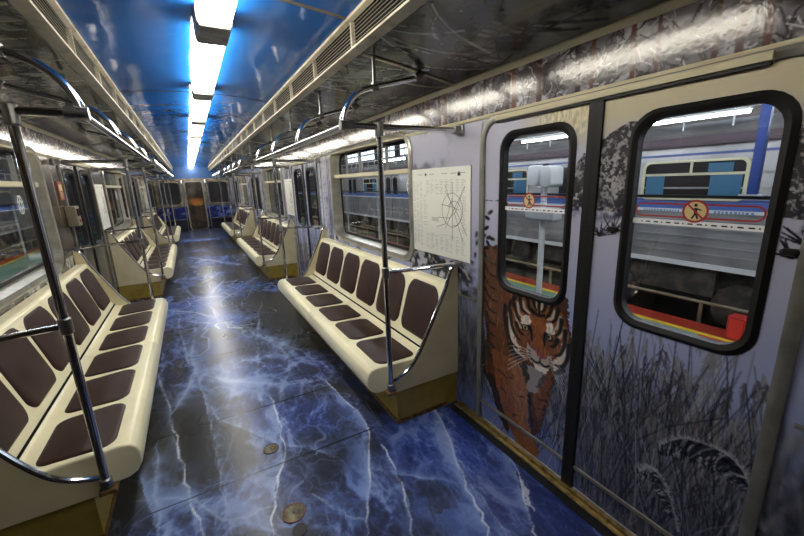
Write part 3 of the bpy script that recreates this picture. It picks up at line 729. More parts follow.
def wall_left():
    c = Canvas(axis((Y_BACK, 2.3, 0.2), (2.3, 7.5, 0.016), (7.5, 10, 0.03), (10, Y_END, 0.06)), axis((0.0, ZW, 0.016)), (66, 56, 48))
    U, V = c.U, c.V
    c.mix(sstep(0.42, 0.62, fbm(U * 1.5, V * 9, 5, 101)) * 0.75, (34, 28, 24))
    c.mix(sstep(0.6, 0.75, fbm(U * 2.5, V * 14, 5, 103)) * 0.6, (118, 106, 92))
    for y0 in (4.6, 6.25, 8.95, 10.85, 13.5, 15.45): birches(c, y0, y0 + 0.4, 8, int(y0 * 7), True)
    speckle(c, (V < 1.0) * (V > 0.83) * (U < 5.0) * 1.0, 0.9, 26, (52, 50, 50), (180, 178, 176), 19)
    o = c.mesh('wall_left', lambda u, v: (-W + 0 * u, u, v), M['print'], mask=wall_mask_left, solid=-0.04)
    tag(o, 'left car wall wrapped in a dark brown glossy woodland print', 'wall', kind='structure')
wall_left()

# printed forest band under the ceiling trim (a film on the top of both walls)
def band(side):
    c = Canvas(axis((-0.4, 0.2, 0.05), (0.2, 1.6, 0.0032), (1.6, 3.2, 0.005), (3.2, 5.5, 0.009), (5.5, 10, 0.02), (10, Y_END, 0.05)), axis((1.938, 2.15, 0.0036)), (112, 108, 116))
    U, V = c.U, c.V
    c.mix(sstep(0.4, 0.65, fbm(U * 6, V * 12, 4, 111)) * 0.9, (56, 50, 52))
    c.mix(sstep(0.55, 0.75, fbm(U * 14, V * 22, 4, 112)) * 0.7, (206, 204, 214))
    rnd = random.Random(31 if side > 0 else 32)
    for i in range(2200):
        x = rnd.uniform(0.0, 8); z = rnd.uniform(1.93, 2.16); a = rnd.uniform(0, 2 * PI); L = rnd.uniform(0.02, 0.09)
        c.stroke([(x, z), (x + L * .5 * math.cos(a), z + L * .5 * math.sin(a)), (x + L * math.cos(a + .4), z + L * math.sin(a + .4))], 0.0032, 0.0016,
                 rnd.choice([(214, 212, 220), (176, 174, 184), (24, 20, 22), (30, 26, 28), (26, 22, 22), (52, 42, 42)]), 0.8, 0.6)
    for i in range(80):
        x = 0.2 + i * 0.12 + rnd.uniform(-0.08, 0.08); w = rnd.uniform(0.006, 0.016)
        c.stroke([(x, 1.94), (x + rnd.gauss(0, 0.012), 2.17)], w, w, rnd.choice([(82, 42, 34), (62, 34, 28), (94, 54, 42), (40, 28, 26)]), 0.92, 0.35)
        for k in range(4):
            z = rnd.uniform(1.97, 2.14); c.stroke([(x - w, z), (x + w, z + 0.01)], 0.004, 0.003, (170, 150, 146), 0.5, 0.6)
    x = side * (W - 0.006)
    o = c.mesh('trim_band', lambda u, v: (x + 0 * u, u, v), M['printband'], solid=(0.005 if side > 0 else -0.005))
    o.name = 'trim_1' if side > 0 else 'trim_2'
    tag(o, 'snowy pine forest print band above the %s windows' % ('right' if side > 0 else 'left'), 'wall band', kind='structure')
band(1); band(-1)

# ------------------------------------------------------------------ ceiling
def side_ceiling(side):
    c = Canvas(axis((0.668, W, 0.008)), axis((-0.6, 0.4, 0.08), (0.4, 3.2, 0.008), (3.2, 5.5, 0.016), (5.5, 10, 0.03), (10, Y_END, 0.06)), (88, 90, 84))
    U, V = c.U, c.V
    n = fbm(U * 3, V * 2.2, 5, 121 + side, 0.6)
    c.mix(sstep(0.42, 0.68, n) * 0.8, (176, 176, 166))
    c.mix(sstep(0.5, 0.3, n) * 0.7, (40, 42, 36))
    c.mix(sstep(0.55, 0.7, fbm(U * 9, V * 7, 4, 128)) * 0.3, (64, 70, 50))
    rnd = random.Random(41 + side)
    for i in range(520):
        x = rnd.uniform(0.6, W); y = rnd.uniform(0.4, 8); a = rnd.gauss(2.3, 0.6); L = rnd.uniform(0.15, 0.6)
        pts = [(x + t * L * math.cos(a + t * 0.5), y + t * L * math.sin(a + t * 0.5)) for t in (0, .35, .7, 1)]
        col = rnd.choice([(18, 18, 16), (18, 18, 16), (24, 22, 19), (20, 20, 18), (30, 28, 24), (186, 184, 174)])
        c.stroke(pts, rnd.uniform(0.004, 0.011), 0.003, col, 0.85, 0.6, sm=2)
        for k in range(3):
            p = pts[rnd.randrange(1, 4)]; a2 = a + rnd.choice([-0.7, 0.7]); L2 = L * 0.4
            c.stroke([p, (p[0] + L2 * math.cos(a2), p[1] + L2 * math.sin(a2))], 0.004, 0.0015, col, 0.7, 0.6)
    o = c.mesh('ceiling_side', lambda u, v: (side * u, v, 2.262 - 0.105 * ((u - 0.6) / (W - 0.6)) ** 1.3), M['printceil'], solid=(0.03 if side > 0 else -0.03))
    o.name = 'ceiling.001' if side > 0 else 'ceiling.002'
    tag(o, 'dark sloping %s ceiling panel printed with bare branches' % ('right' if side > 0 else 'left'), 'ceiling', kind='structure')
    t = MB()
    for k in range(8):
        y = 1.95 + 2.1 * k
        pts = [(side * u, 2.256 - 0.105 * ((u - 0.6) / (W - 0.6)) ** 1.3) for u in np.linspace(0.68, 1.26, 8)]
        t.prism(pts + [(p[0], p[1] + 0.01) for p in reversed(pts)], y - 0.012, y + 0.012)
    t.build('joint_strip', M['ventmetal'], o)
side_ceiling(1); side_ceiling(-1)

def ceiling():
    n = 14
    top = [(-0.62 + 1.24 * i / n, 2.405 + 0.04 * (1 - ((i - n / 2) / (n / 2)) ** 2)) for i in range(n + 1)]
    prof = top + [(x, z + 0.03) for x, z in reversed(top)]
    o = MB().prism(prof, Y_BACK, Y_END).build('ceiling', M['ceilblue'], ang=60)
    tag(o, 'glossy blue central ceiling carrying the row of lamps', 'ceiling', kind='structure')
    for k in range(8):
        y = 1.95 + 2.1 * k; w = 0.011 if k == 0 else 0.005
        s = MB().prism([(x, z - 0.004) for x, z in top] + [(x, z + 0.002) for x, z in reversed(top)], y - w, y + w)
        s.build('joint_strip', M['seam'] if k == 0 else M['darkseam'], o)
ceiling()

def grille(side):
    g = empty('ventilation_grille', (side * 0.62, 0, 2.26))
    tag(g, 'long slatted metal air grille edging the %s side of the blue ceiling' % ('right' if side > 0 else 'left'), 'air grille')
    s = side
    def q(b): return b
    y0, y1 = 0.3, Y_END
    MB().prism([(s * -0.024, 0.134), (s * 0.0, 0.126), (s * 0.012, 0.150), (s * -0.024, 0.150)], y0, y1).build('top_rail', M['ventmetal'], g)
    MB().prism([(s * -0.010, 0.002), (s * 0.03, -0.006), (s * 0.055, -0.002), (s * 0.055, 0.006), (s * 0.01, 0.018), (s * -0.010, 0.012)], y0, y1).build('bottom_rail', M['ventmetal'], g)
    MB().box(*sorted((s * 0.012, s * 0.02)), y0, y1, 0.004, 0.14).build('backing', M['ventdark'], g)
    b = MB()
    for k in range(6):
        z = 0.028 + 0.0165 * k
        b.box(*sorted((s * -0.002, s * 0.0005)), y0, y1, z, z + 0.0021)
    b.build('slats', M['slat'], g)
    for k in range(-2, 24):
        y = 1.934 + 0.652 * k
        if y < y0: continue
        MB().box(*sorted((s * -0.009, s * 0.012)), y - 0.007, y + 0.007, 0.008, 0.128).build('divider', M['ventmetal'], g)
grille(1); grille(-1)

# lamps
def make_lamp():
    r = empty('ceiling_lamp')
    L = 0.745
    prof = lambda h, t, z0: [(-h * 0.86, z0), (h * 0.86, z0), (h, z0 + 0.02), (h, t), (-h, t), (-h, z0 + 0.02)]
    MB().prism(prof(0.076, 2.44, 2.365), -L + 0.125, L - 0.125).build('diffuser', M['lampon'], r, bevel=0.004)
    for s in (-1, 1):
        a, b = sorted((s * (L - 0.125), s * L))
        MB().prism(prof(0.080, 2.44, 2.352), a, b).build('end_cap', M['lampcap'], r, bevel=0.004)
    return r
ORD = ['nearest', 'second', 'third', 'fourth', 'fifth', 'sixth', 'seventh', 'eighth', 'ninth', 'tenth', 'farthest']
lamp0 = make_lamp()
for k in list(range(0, 11)) + [-1]:
    o = lamp0 if k == 0 else copy_tree(lamp0)
    o.location = (0.008, 1.555 + 1.492 * k, 0)
    o.location.y = min(o.location.y, 16.4)
    if k == -1:                                 # unseen lamp added behind the view, dimmed to keep the near corners dark
        for ch in kids(o):
            if ch.name.startswith('diffuser'):
                ch.data = ch.data.copy(); ch.data.materials.clear(); ch.data.materials.append(M['lampdim']); weak = ch
    tag(o, 'unseen dimmed white strip lamp over the aisle beside the tiger door' if k < 0 else '%s white strip lamp in the row along the blue ceiling, counted from the camera' % ORD[k], 'ceiling lamp', 'strip lamps along the blue ceiling')

# trims: upper cornice, lower ledge
for side, n in ((1, 3), (-1, 4)):
    s = side
    o = MB().prism([(s * (W - 0.002), 2.128), (s * (W - 0.012), 2.132), (s * (W - 0.026), 2.152), (s * (W - 0.02), 2.166), (s * W, 2.168)], -0.6, Y_END).build('trim_%d' % n, M['trimcream'])
    tag(o, 'cream cornice strip along the top of the %s wall' % ('right' if s > 0 else 'left'), 'trim', kind='structure')
    o = MB().prism([(s * W, 1.924), (s * (W - 0.012), 1.926), (s * (W - 0.016), 1.936), (s * (W - 0.010), 1.944), (s * W, 1.944)], -0.6, Y_END).build('trim_%d' % (n + 2), M['trimcream'])
    tag(o, 'cream ledge under the forest band on the %s wall' % ('right' if s > 0 else 'left'), 'trim', kind='structure')

# ------------------------------------------------------------------ doors
DW = (0.107, 0.585, 0.975, 1.86)     # window in a leaf: distance from the meeting edge (near, far), bottom, top
def leaf_canvas(y0, y1, fine):
    d = 0.0034 if fine else 0.03
    return Canvas(axis((y0, y1, d)), axis((0.03, DOOR_TOP + 0.01, d)))

def build_door(idx, yc, side, style):
    s = side
    d = empty('door_%d' % idx, (s * W, yc, 0))
    where = ['nearest', 'second', 'third', 'farthest'][DOOR_Y.index(yc)]
    tag(d, '%s sliding double door on the %s side of the car' % (where, 'right' if s > 0 else 'left') + (', printed with a tiger walking through snow' if style == 'hero' else ''), 'door', kind='structure')
    X = lambda off: s * (off)        # offset outward from wall plane
    for k, lf in enumerate((1, -1)):         # far leaf (toward +y), near leaf
        a, b = (0.0, DOOR_H + 0.02) if lf > 0 else (-DOOR_H - 0.02, 0.0)
        c = leaf_canvas(yc + a, yc + b, style == 'hero')
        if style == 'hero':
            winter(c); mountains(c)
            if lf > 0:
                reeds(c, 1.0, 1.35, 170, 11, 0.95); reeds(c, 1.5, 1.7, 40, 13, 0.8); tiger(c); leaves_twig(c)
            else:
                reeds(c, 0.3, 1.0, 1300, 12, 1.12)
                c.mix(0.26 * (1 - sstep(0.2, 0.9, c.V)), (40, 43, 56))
                plume(c, [(0.62, 0.525), (0.55, 0.60), (0.46, 0.625), (0.39, 0.615), (0.345, 0.56), (0.30, 0.46), (0.25, 0.3)], 0.11, 8)
                plume(c, [(0.68, 0.35), (0.655, 0.392), (0.60, 0.385), (0.555, 0.31), (0.51, 0.18), (0.48, 0.04)], 0.075, 9)
        elif style == 'winter':
            winter(c); birches(c, yc + a, yc + b, 12, idx * 5 + lf)
        else:
            c.mix(np.ones_like(c.U), (58, 50, 44)); c.mix(sstep(0.4, 0.65, fbm(c.U * 4, c.V * 6, 4, idx)) * 0.7, (34, 40, 44))
            birches(c, yc + a, yc + b, 8, idx * 5 + lf, True)
        w0, w1 = (DW[0], DW[1]) if lf > 0 else (-DW[1], -DW[0])
        w0, w1, zb, zt = (0.097, 0.541, 0.972, 1.826) if lf > 0 else (-0.603, -0.157, 0.992, 1.812)
        hole = (yc + w0, yc + w1)
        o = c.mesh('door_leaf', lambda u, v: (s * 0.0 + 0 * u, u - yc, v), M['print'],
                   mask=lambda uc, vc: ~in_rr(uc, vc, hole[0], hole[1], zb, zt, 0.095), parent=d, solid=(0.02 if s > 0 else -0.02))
        out = rrect(w0 - 0.012, w1 + 0.012, zb - 0.012, zt + 0.012, 0.10)
        inn = rrect(w0 + 0.022, w1 - 0.022, zb + 0.022, zt - 0.022, 0.078)
        mid = rrect(w0 + 0.004, w1 - 0.004, zb + 0.004, zt - 0.004, 0.09)
        rs = [[(X(x), *p) for p in ring] for x, ring in ((0.03, out), (-0.004, out), (-0.014, mid), (-0.006, inn), (0.03, inn))]
        MB().loft(rs, closed=True).build('window_seal', M['rubber'], o, ang=50)
        MB().box(*sorted((X(0.014), X(0.019))), w0 + 0.012, w1 - 0.012, zb + 0.012, zt - 0.012).build('glass', M['glass'], o)
        # rubber meeting edge
        e = MB(); e.box(*sorted((X(-0.012), X(0.03))), *((0.0003, 0.031) if lf > 0 else (-0.031, -0.0003)), 0.02, DOOR_TOP - 0.005)
        e.build('edge_seal', M['rubber'], o)
        k0, k1 = (0.03, DOOR_H) if lf > 0 else (-DOOR_H, -0.03)
        MB().box(*sorted((X(-0.008), X(0.004))), k0, k1, 0.138, 0.158).build('kick_strip', M['dull'], o, bevel=0.002)
        if style == 'hero':
            if lf < 0:
                for gy, gz in ((-0.112, 1.375), (-0.648, 1.357)):
                    MB().loft([[(X(x), gy + yy * q, gz + zz * q) for yy, zz in rrect(-0.024, 0.024, -0.011, 0.011, 0.0105, 4)] for x, q in ((0.004, 1), (-0.012, 0.95), (-0.018, 0.6))]).build('finger_grip', M['rubber'], o)
            # no-leaning sticker on the inside of the pane
            sy0, sy1, cy, zc = (w0 + 0.026, w1 - 0.03, (w0 + w1) / 2 + 0.03, 1.478) if lf > 0 else (w0 + 0.028, w1 - 0.03, w0 + 0.215, 1.462)
            st = MB(); xa, xb = sorted((X(0.0132), X(0.0138)))
            st.ringx(rrect(sy0, sy1, zc - 0.026, zc + 0.026, 0.0255), rrect(sy0 + 0.006, sy1 - 0.006, zc - 0.020, zc + 0.020, 0.0195), xa, xb, 0)
            def disc(r0, r1, m, xx):
                n = 24
                A = [(cy + r1 * math.cos(2 * PI * i / n), zc + r1 * math.sin(2 * PI * i / n)) for i in range(n)]
                if r0: st.ringx(A, [(cy + r0 * math.cos(2 * PI * i / n), zc + r0 * math.sin(2 * PI * i / n)) for i in range(n)], xx, xx + s * 0.0004, m)
                else: st.prism(A, xx, xx + s * 0.0004, 'x', m)
            disc(0, 0.036, 1, X(0.0128)); disc(0.033, 0.040, 0, X(0.0122))
            # walking figure and the bar across it
            xf = X(0.0122)
            def bar(p, q, w, m, xx):
                dx, dz = q[0] - p[0], q[1] - p[1]; L = math.hypot(dx, dz); nx, nz = -dz / L * w, dx / L * w
                st.prism([(p[0] + nx, p[1] + nz), (q[0] + nx, q[1] + nz), (q[0] - nx, q[1] - nz), (p[0] - nx, p[1] - nz)], xx, xx - s * 0.0004, 'x', m)
            bar((cy, zc + 0.012), (cy - 0.002, zc - 0.006), 0.005, 2, xf); bar((cy - 0.002, zc - 0.006), (cy - 0.010, zc - 0.026), 0.0028, 2, xf)
            bar((cy - 0.002, zc - 0.006), (cy + 0.008, zc - 0.026), 0.0028, 2, xf); bar((cy - 0.002, zc + 0.010), (cy - 0.018, zc + 0.004), 0.0022, 2, xf)
            st.prism([(cy + 0.0055 * math.cos(t * PI / 5), zc + 0.021 + 0.0055 * math.sin(t * PI / 5)) for t in range(10)], xf, xf - s * 0.0004, 'x', 2)
            bar((cy + 0.026, zc + 0.026), (cy - 0.026, zc - 0.026), 0.003, 0, X(0.0116))
            # row of small lettering inside the outline and broken line beneath
            rnd = random.Random(idx * 3 + lf)
            yy = sy0 + 0.03
            while yy < sy1 - 0.03:
                w = rnd.uniform(0.005, 0.010)
                if abs(yy - cy) > 0.05: st.box(xa, xb, yy, yy + w * 0.7, zc - 0.005, zc + 0.003, 3)
                yy += w + 0.003
            z2 = zc - 0.045
            st.box(xa, xb, w0 + 0.024, w1 - 0.024, z2 - 0.010, z2 + 0.010, 4)
            yy = w0 + 0.035; k = 0
            while yy < w1 - 0.05:
                st.box(*sorted((X(0.0128), X(0.0132))), yy, yy + (0.016 if k % 3 else 0.005), z2 - 0.003, z2 + 0.002, 2); yy += 0.028 if k % 3 else 0.014; k += 1
            so = st.build('sticker', [M['red'], M['signcream'], M['blackink'], M['decalblue'], M['white']], o, smooth=False)
            so['label'] = 'red outlined no leaning sticker on the pane'
    # rubber / metal jamb with rounded top corners
    n = 6
    def arch(h, top, r):
        pts = [(-h, 0.0)] + [(-h + r - r * math.cos(math.radians(90 * i / n)), top - r + r * math.sin(math.radians(90 * i / n))) for i in range(n + 1)]
        return pts + [(-p[0], p[1]) for p in reversed(pts)]
    A, B = arch(DOOR_H + 0.022, DOOR_TOP + 0.006, 0.13), arch(DOOR_H - 0.018, DOOR_TOP - 0.03, 0.10)
    rs = [[(X(x), *p) for p in ring] for x, ring in ((0.012, A), (-0.012, A), (-0.018, [((p[0] + q[0]) / 2, (p[1] + q[1]) / 2) for p, q in zip(A, B)]), (-0.012, B), (0.012, B))]
    mb = MB(); N = len(A)
    vs = [p for r in rs for p in r]; fs = []
    for k in range(5):
        a, b = k * N, ((k + 1) % 5) * N
        fs += [(a + i, a + i + 1, b + i + 1, b + i) for i in range(N - 1)]
    fs += [tuple(k * N for k in range(5)), tuple(k * N + N - 1 for k in range(5))]
    mb.add(vs, fs).build('door_jamb', M['dull'], d)
    MB().prism([(X(0), 1.897), (X(-0.024), 1.899), (X(-0.027), 1.915), (X(-0.022), 1.925), (X(0), 1.925)], -0.535, 0.58).build('header_cover', M['trimcream'], d, bevel=0.002)
    MB().box(*sorted((X(0), X(-0.016))), -0.53, 0.575, 1.889, 1.8965).build('header_shade_strip', M['rubber'], d)  # dark strip standing in for the shade under the header cover
    return d
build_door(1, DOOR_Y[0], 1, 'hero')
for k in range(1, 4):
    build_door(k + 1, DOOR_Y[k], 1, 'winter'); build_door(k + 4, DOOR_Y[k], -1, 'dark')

# door sills and small strips on the wall
def sill(side, yc, n):
    s = side
    o = MB().prism([(s * (W - 0.052), 0.0), (s * (W - 0.052), 0.010), (s * (W - 0.040), 0.014), (s * (W - 0.034), 0.006), (s * (W - 0.024), 0.006), (s * (W - 0.020), 0.020), (s * (W - 0.002), 0.022), (s * (W - 0.002), 0.0)], yc - 0.9, yc + 0.9).build('trim_%d' % n, M['brass'])
    tag(o, 'worn brass threshold strip under the %s %s door' % (['nearest', 'second', 'third', 'farthest'][DOOR_Y.index(yc)], 'right' if s > 0 else 'left'), 'threshold', kind='structure')
    b = MB().box(*sorted((s * (W - 0.10), s * (W - 0.054))), yc - 0.9, yc + 0.9, 0.0, 0.006).build('black_strip', M['blackstrip'], o)
tn = 7
for s in (1, -1):
    for yc in DOOR_Y:
        if s < 0 and yc < 2: continue
        sill(s, yc, tn); tn += 1
o = MB().box(W - 0.008, W, 1.745, 1.90, 0.826, 0.838).build('trim_%d' % tn, M['dull']); tag(o, 'thin metal strip on the wall between the tiger door and the bench', 'trim', kind='structure'); tn += 1
o = MB().box(W - 0.008, W, -0.3, 0.275, 0.826, 0.838).build('trim_%d' % tn, M['dull']); tag(o, 'thin metal strip on the wall at the right picture edge', 'trim', kind='structure'); tn += 1

# ------------------------------------------------------------------ windows
def build_window(idx, yc, side):
    s = side; hw, z0, z1 = WIN
    w = empty('window_%d' % idx, (s * W, yc, 0))
    tag(w, '%s saloon window on the %s wall with a sliding upper vent' % (['nearest', 'middle', 'farthest'][WIN_Y.index(yc)], 'right' if s > 0 else 'left'), 'window', kind='structure')
    o1 = rrect(-hw - 0.045, hw + 0.045, z0 - 0.045, z1 + 0.032, 0.17); o2 = rrect(-hw + 0.005, hw - 0.005, z0 + 0.005, z1 - 0.005, 0.135)
    i3 = rrect(-hw + 0.02, hw - 0.02, z0 + 0.02, z1 - 0.02, 0.12)
    rs = [[(s * x, *p) for p in r] for x, r in ((0.02, o1), (-0.010, o1), (-0.020, rrect(-hw - 0.03, hw + 0.03, z0 - 0.03, z1 + 0.02, 0.16)), (-0.014, o2), (0.10, i3), (0.11, o2))]
    MB().loft(rs, closed=True).build('window_frame', M['frame'], w, ang=40)
    g1 = rrect(-hw + 0.015, hw - 0.015, z0 + 0.015, z1 - 0.015, 0.125); g2 = rrect(-hw + 0.045, hw - 0.045, z0 + 0.045, z1 - 0.045, 0.10)
    MB().ringx(g1, g2, s * 0.088, s * 0.1, 0).build('window_seal', M['rubber'], w)
    MB().box(*sorted((s * 0.09, s * 0.096)), -hw + 0.03, hw - 0.03, z0 + 0.03, z1 - 0.03).build('glass', M['glass'], w)
    MB().box(*sorted((s * 0.02, s * 0.088)), -hw + 0.015, hw - 0.015, 1.655, 1.695).build('transom', M['trimcream'], w, bevel=0.006)
    m = MB()
    for y in (-0.38, 0.22, 0.60): m.box(*sorted((s * 0.06, s * 0.088)), y - 0.008, y + 0.008, 1.69, z1 - 0.03)
    m.build('vent_sash', M['dull'], w)
    # outlined emblem near one end of the lower pane
    e = MB(); ey, ez = -hw + 0.15, 1.555
    if s < 0: ey, ez = 0.62, 1.52
    def oc(r, q=1.25): return [(ey + r * math.cos(PI / 8 + k * PI / 4) * 0.9, ez + r * q * math.sin(PI / 8 + k * PI / 4)) for k in range(8)]
    e.ringx(oc(0.062), oc(0.055), s * 0.086, s * 0.0875)
    e.ringx(oc(0.03), oc(0.023), s * 0.086, s * 0.0875)
    for a in (0.4, 1.45, 2.5, 3.6, 4.7, 5.7):
        p = (ey + 0.03 * math.cos(a), ez + 0.036 * math.sin(a)); q = (ey + 0.055 * math.cos(a + 0.2), ez + 0.066 * math.sin(a + 0.2))
        dx, dz = q[0] - p[0], q[1] - p[1]; L = math.hypot(dx, dz); nx, nz = -dz / L * 0.0035, dx / L * 0.0035
        e.prism([(p[0] + nx, p[1] + nz), (q[0] + nx, q[1] + nz), (q[0] - nx, q[1] - nz), (p[0] - nx, p[1] - nz)], s * 0.086, s * 0.0875, 'x')
    e.build('emblem_sticker', M['white'], w, smooth=False)
for k in range(3):
    build_window(k + 1, WIN_Y[k], 1); build_window(k + 4, WIN_Y[k], -1)

# ------------------------------------------------------------------ benches
def make_bench():
    r = empty('passenger_bench')
    HL = 1.4
    MB().prism([(-0.50, 0.0), (-0.50, 0.245), (-0.003, 0.245), (-0.003, 0.0)], -HL + 0.012, HL - 0.012).build('plinth', M['plinth'], r)
    b = MB()
    b.box(-0.507, -0.497, -HL + 0.005, HL - 0.005, 0.0, 0.03); b.box(-0.50, -0.1, -HL + 0.004, -HL + 0.014, 0.0, 0.028); b.box(-0.50, -0.1, HL - 0.014, HL - 0.004, 0.0, 0.028)
    b.build('kick_trim', M['rust'], r)
    seat = [(-0.50, 0.255), (-0.64, 0.265), (-0.675, 0.285), (-0.698, 0.325), (-0.702, 0.375), (-0.690, 0.415), (-0.665, 0.437), (-0.63, 0.443), (-0.45, 0.436), (-0.30, 0.428), (-0.255, 0.432), (-0.240, 0.445), (-0.225, 0.43), (-0.225, 0.27)]
    back = [(-0.236, 0.44), (-0.222, 0.47), (-0.195, 0.54), (-0.15, 0.70), (-0.105, 0.855), (-0.095, 0.89), (-0.075, 0.905), (-0.004, 0.905), (-0.004, 0.30), (-0.20, 0.30)]
    for y0, y1 in ((-HL + 0.028, -0.002), (0.002, HL - 0.028)):
        MB().prism(seat, y0, y1).build('seat_shell', M['cream'], r, bevel=0.008, ang=50)
        MB().prism(back, y0, y1).build('back_shell', M['cream'], r, bevel=0.006, ang=50)
    MB().prism([(-0.243, 0.440), (-0.236, 0.440), (-0.234, 0.451), (-0.239, 0.452)], -HL + 0.03, HL - 0.03).build('crease_strip', M['ventdark'], r)
    P = 0.455
    def seat_z(x): return np.interp(x, [-0.69, -0.63, -0.45, -0.30], [0.40, 0.443, 0.436, 0.428])
    for k in range(6):
        yc = (k - 2.5) * P
        ol = rrect(-0.608, -0.312, yc - 0.212, yc + 0.212, (0.05, 0.07, 0.07, 0.05))
        # narrower to the back
        ol = [(x, yc + (y - yc) * (1 - 0.10 * (x + 0.608) / 0.296)) for x, y in ol]
        cx = -0.46
        rings = [[(cx + (x - cx) * q, yc + (y - yc) * q, float(seat_z(x)) + h) for x, y in ol] for q, h in ((1, -0.004), (1, 0.004), (0.97, 0.0085), (0.90, 0.0105))]
        MB().loft(rings).build('seat_pad', M['pad'], r, ang=60)
        oy = rrect(-0.214, 0.214, 0.492, 0.874, (0.085, 0.085, 0.06, 0.06), 7)
        pts = []
        for y, z in oy:
            t = (z - 0.492) / 0.382
            q = np.interp(t, [0, 0.3, 0.7, 1.0], [0.90, 1.0, 0.97, 0.86])
            pts.append((y * q, z))
        def bx(z): return float(np.interp(z, [0.47, 0.54, 0.70, 0.855], [-0.222, -0.195, -0.15, -0.105]))
        rings = []
        for q, h in ((1, 0.006), (1, -0.004), (0.97, -0.009), (0.90, -0.012)):
            rings.append([(bx(z) + h * 0.96, yc + y * q, 0.683 + (z - 0.683) * q + h * -0.25) for y, z in pts])
        MB().loft(rings).build('back_pad', M['pad'], r, ang=60)
    edge = [(-0.012, 1.040), (-0.052, 1.01), (-0.078, 0.95), (-0.102, 0.88), (-0.186, 0.72), (-0.287, 0.53), (-0.361, 0.42), (-0.424, 0.365), (-0.50, 0.332), (-0.56, 0.318)]
    e2 = [tuple(q)[:2] for q in catmull([Vector((p[0], p[1], 0)) for p in edge], 4)]
    for sgn in (-1, 1):
        a, b2 = sorted((sgn * (HL - 0.024), sgn * HL))
        MB().prism([(-0.004, 0.245)] + [(-0.004, 1.045)] + e2 + [(-0.565, 0.245)], a, b2).build('end_panel', M['panel'], r)
        MB().tube([(p[0], sgn * (HL - 0.010), p[1] + 0.004) for p in e2], 0.013, 10).build('edge_trim', M['chrome'], r)
    return r
bench0 = make_bench()
BL = [('nearest right bench, under the window beside the tiger door', 'nearest left bench, cut by the left picture edge'),
      ('middle bench on the right, beyond the second door', 'middle bench on the left, beyond the second door'),
      ('farthest bench on the right, next to the end wall', 'farthest bench on the left, next to the end wall')]
for k, y in enumerate(BENCH_Y):
    for s in (1, -1):
        o = bench0 if (k == 0 and s == 1) else copy_tree(bench0)
        o.location = (s * W, y, 0); o.rotation_euler = (0, 0, 0 if s > 0 else PI)
        tag(o, 'cream bench with six brown cushions, ' + BL[k][0 if s > 0 else 1], 'bench', 'six-seat benches along the walls')

# ------------------------------------------------------------------ grab poles (local: x=0 at the wall, aisle at -x, y>0 away from the bench)
XP = -0.567
def make_pole():
    r = empty('grab_pole')
    MB().box(-0.035, 0.03, -0.027, 0.027, 0.272, 0.296).build('pole_bracket', M['rust'], r, bevel=0.004)
    MB().tube([(0, 0, 0.298), (0, 0, 1.838)], 0.0165, 14).build('pole', M['chrome'], r)
    MB().tube([(0, 0, 0.297), (0, 0, 0.301), (0, 0, 0.34), (0, 0, 0.345)], [0.018, 0.024, 0.024, 0.018], 14).build('foot_socket', M['steel'], r)
    MB().tube([(0, 0, 1.04), (0, 0, 1.045), (0, 0, 1.105), (0, 0, 1.11)], [0.018, 0.0235, 0.0235, 0.018], 14).build('middle_joint', M['steel'], r)
    MB().tube([(0.012, 0, 1.075), (0.02, 0, 1.075), (0.515, 0.0, 1.055)], 0.0125, 10).build('seat_rail', M['chrome'], r)
    MB().tube([(0.505, 0, 1.055), (0.56, 0.0, 1.053)], 0.018, 10).build('rail_end', M['steel'], r)
    return r
pole0 = make_pole(); first = True
for k, y in enumerate(BENCH_Y):
    for s in (1, -1):
        for e in (-1, 1):
            o = pole0 if first else copy_tree(pole0); first = False
            o.location = (s * (W + XP), y + e * 1.4335, 0); o.rotation_euler = (0, 0, 0 if s > 0 else PI)
            tag(o, 'chrome upright pole at the %s end of the %s %s bench' % ('near' if e < 0 else 'far', ['front', 'middle', 'farthest'][k], 'right' if s > 0 else 'left'), 'grab pole', 'chrome poles at the bench ends')
o = copy_tree(pole0); o.location = (0.715, 0.075, 0)
for ch in kids(o):
    if ch.name.startswith(('seat_rail', 'rail_end')): bpy.data.objects.remove(ch)
    elif ch.name.startswith(('foot_socket', 'pole_bracket')): ch.location.z = -0.272
    elif ch.name.startswith('pole'): ch.scale.z = 1.18; ch.location.z = -0.33
tag(o, 'chrome pole cut off by the lower right picture corner', 'grab pole', 'chrome poles at the bench ends')

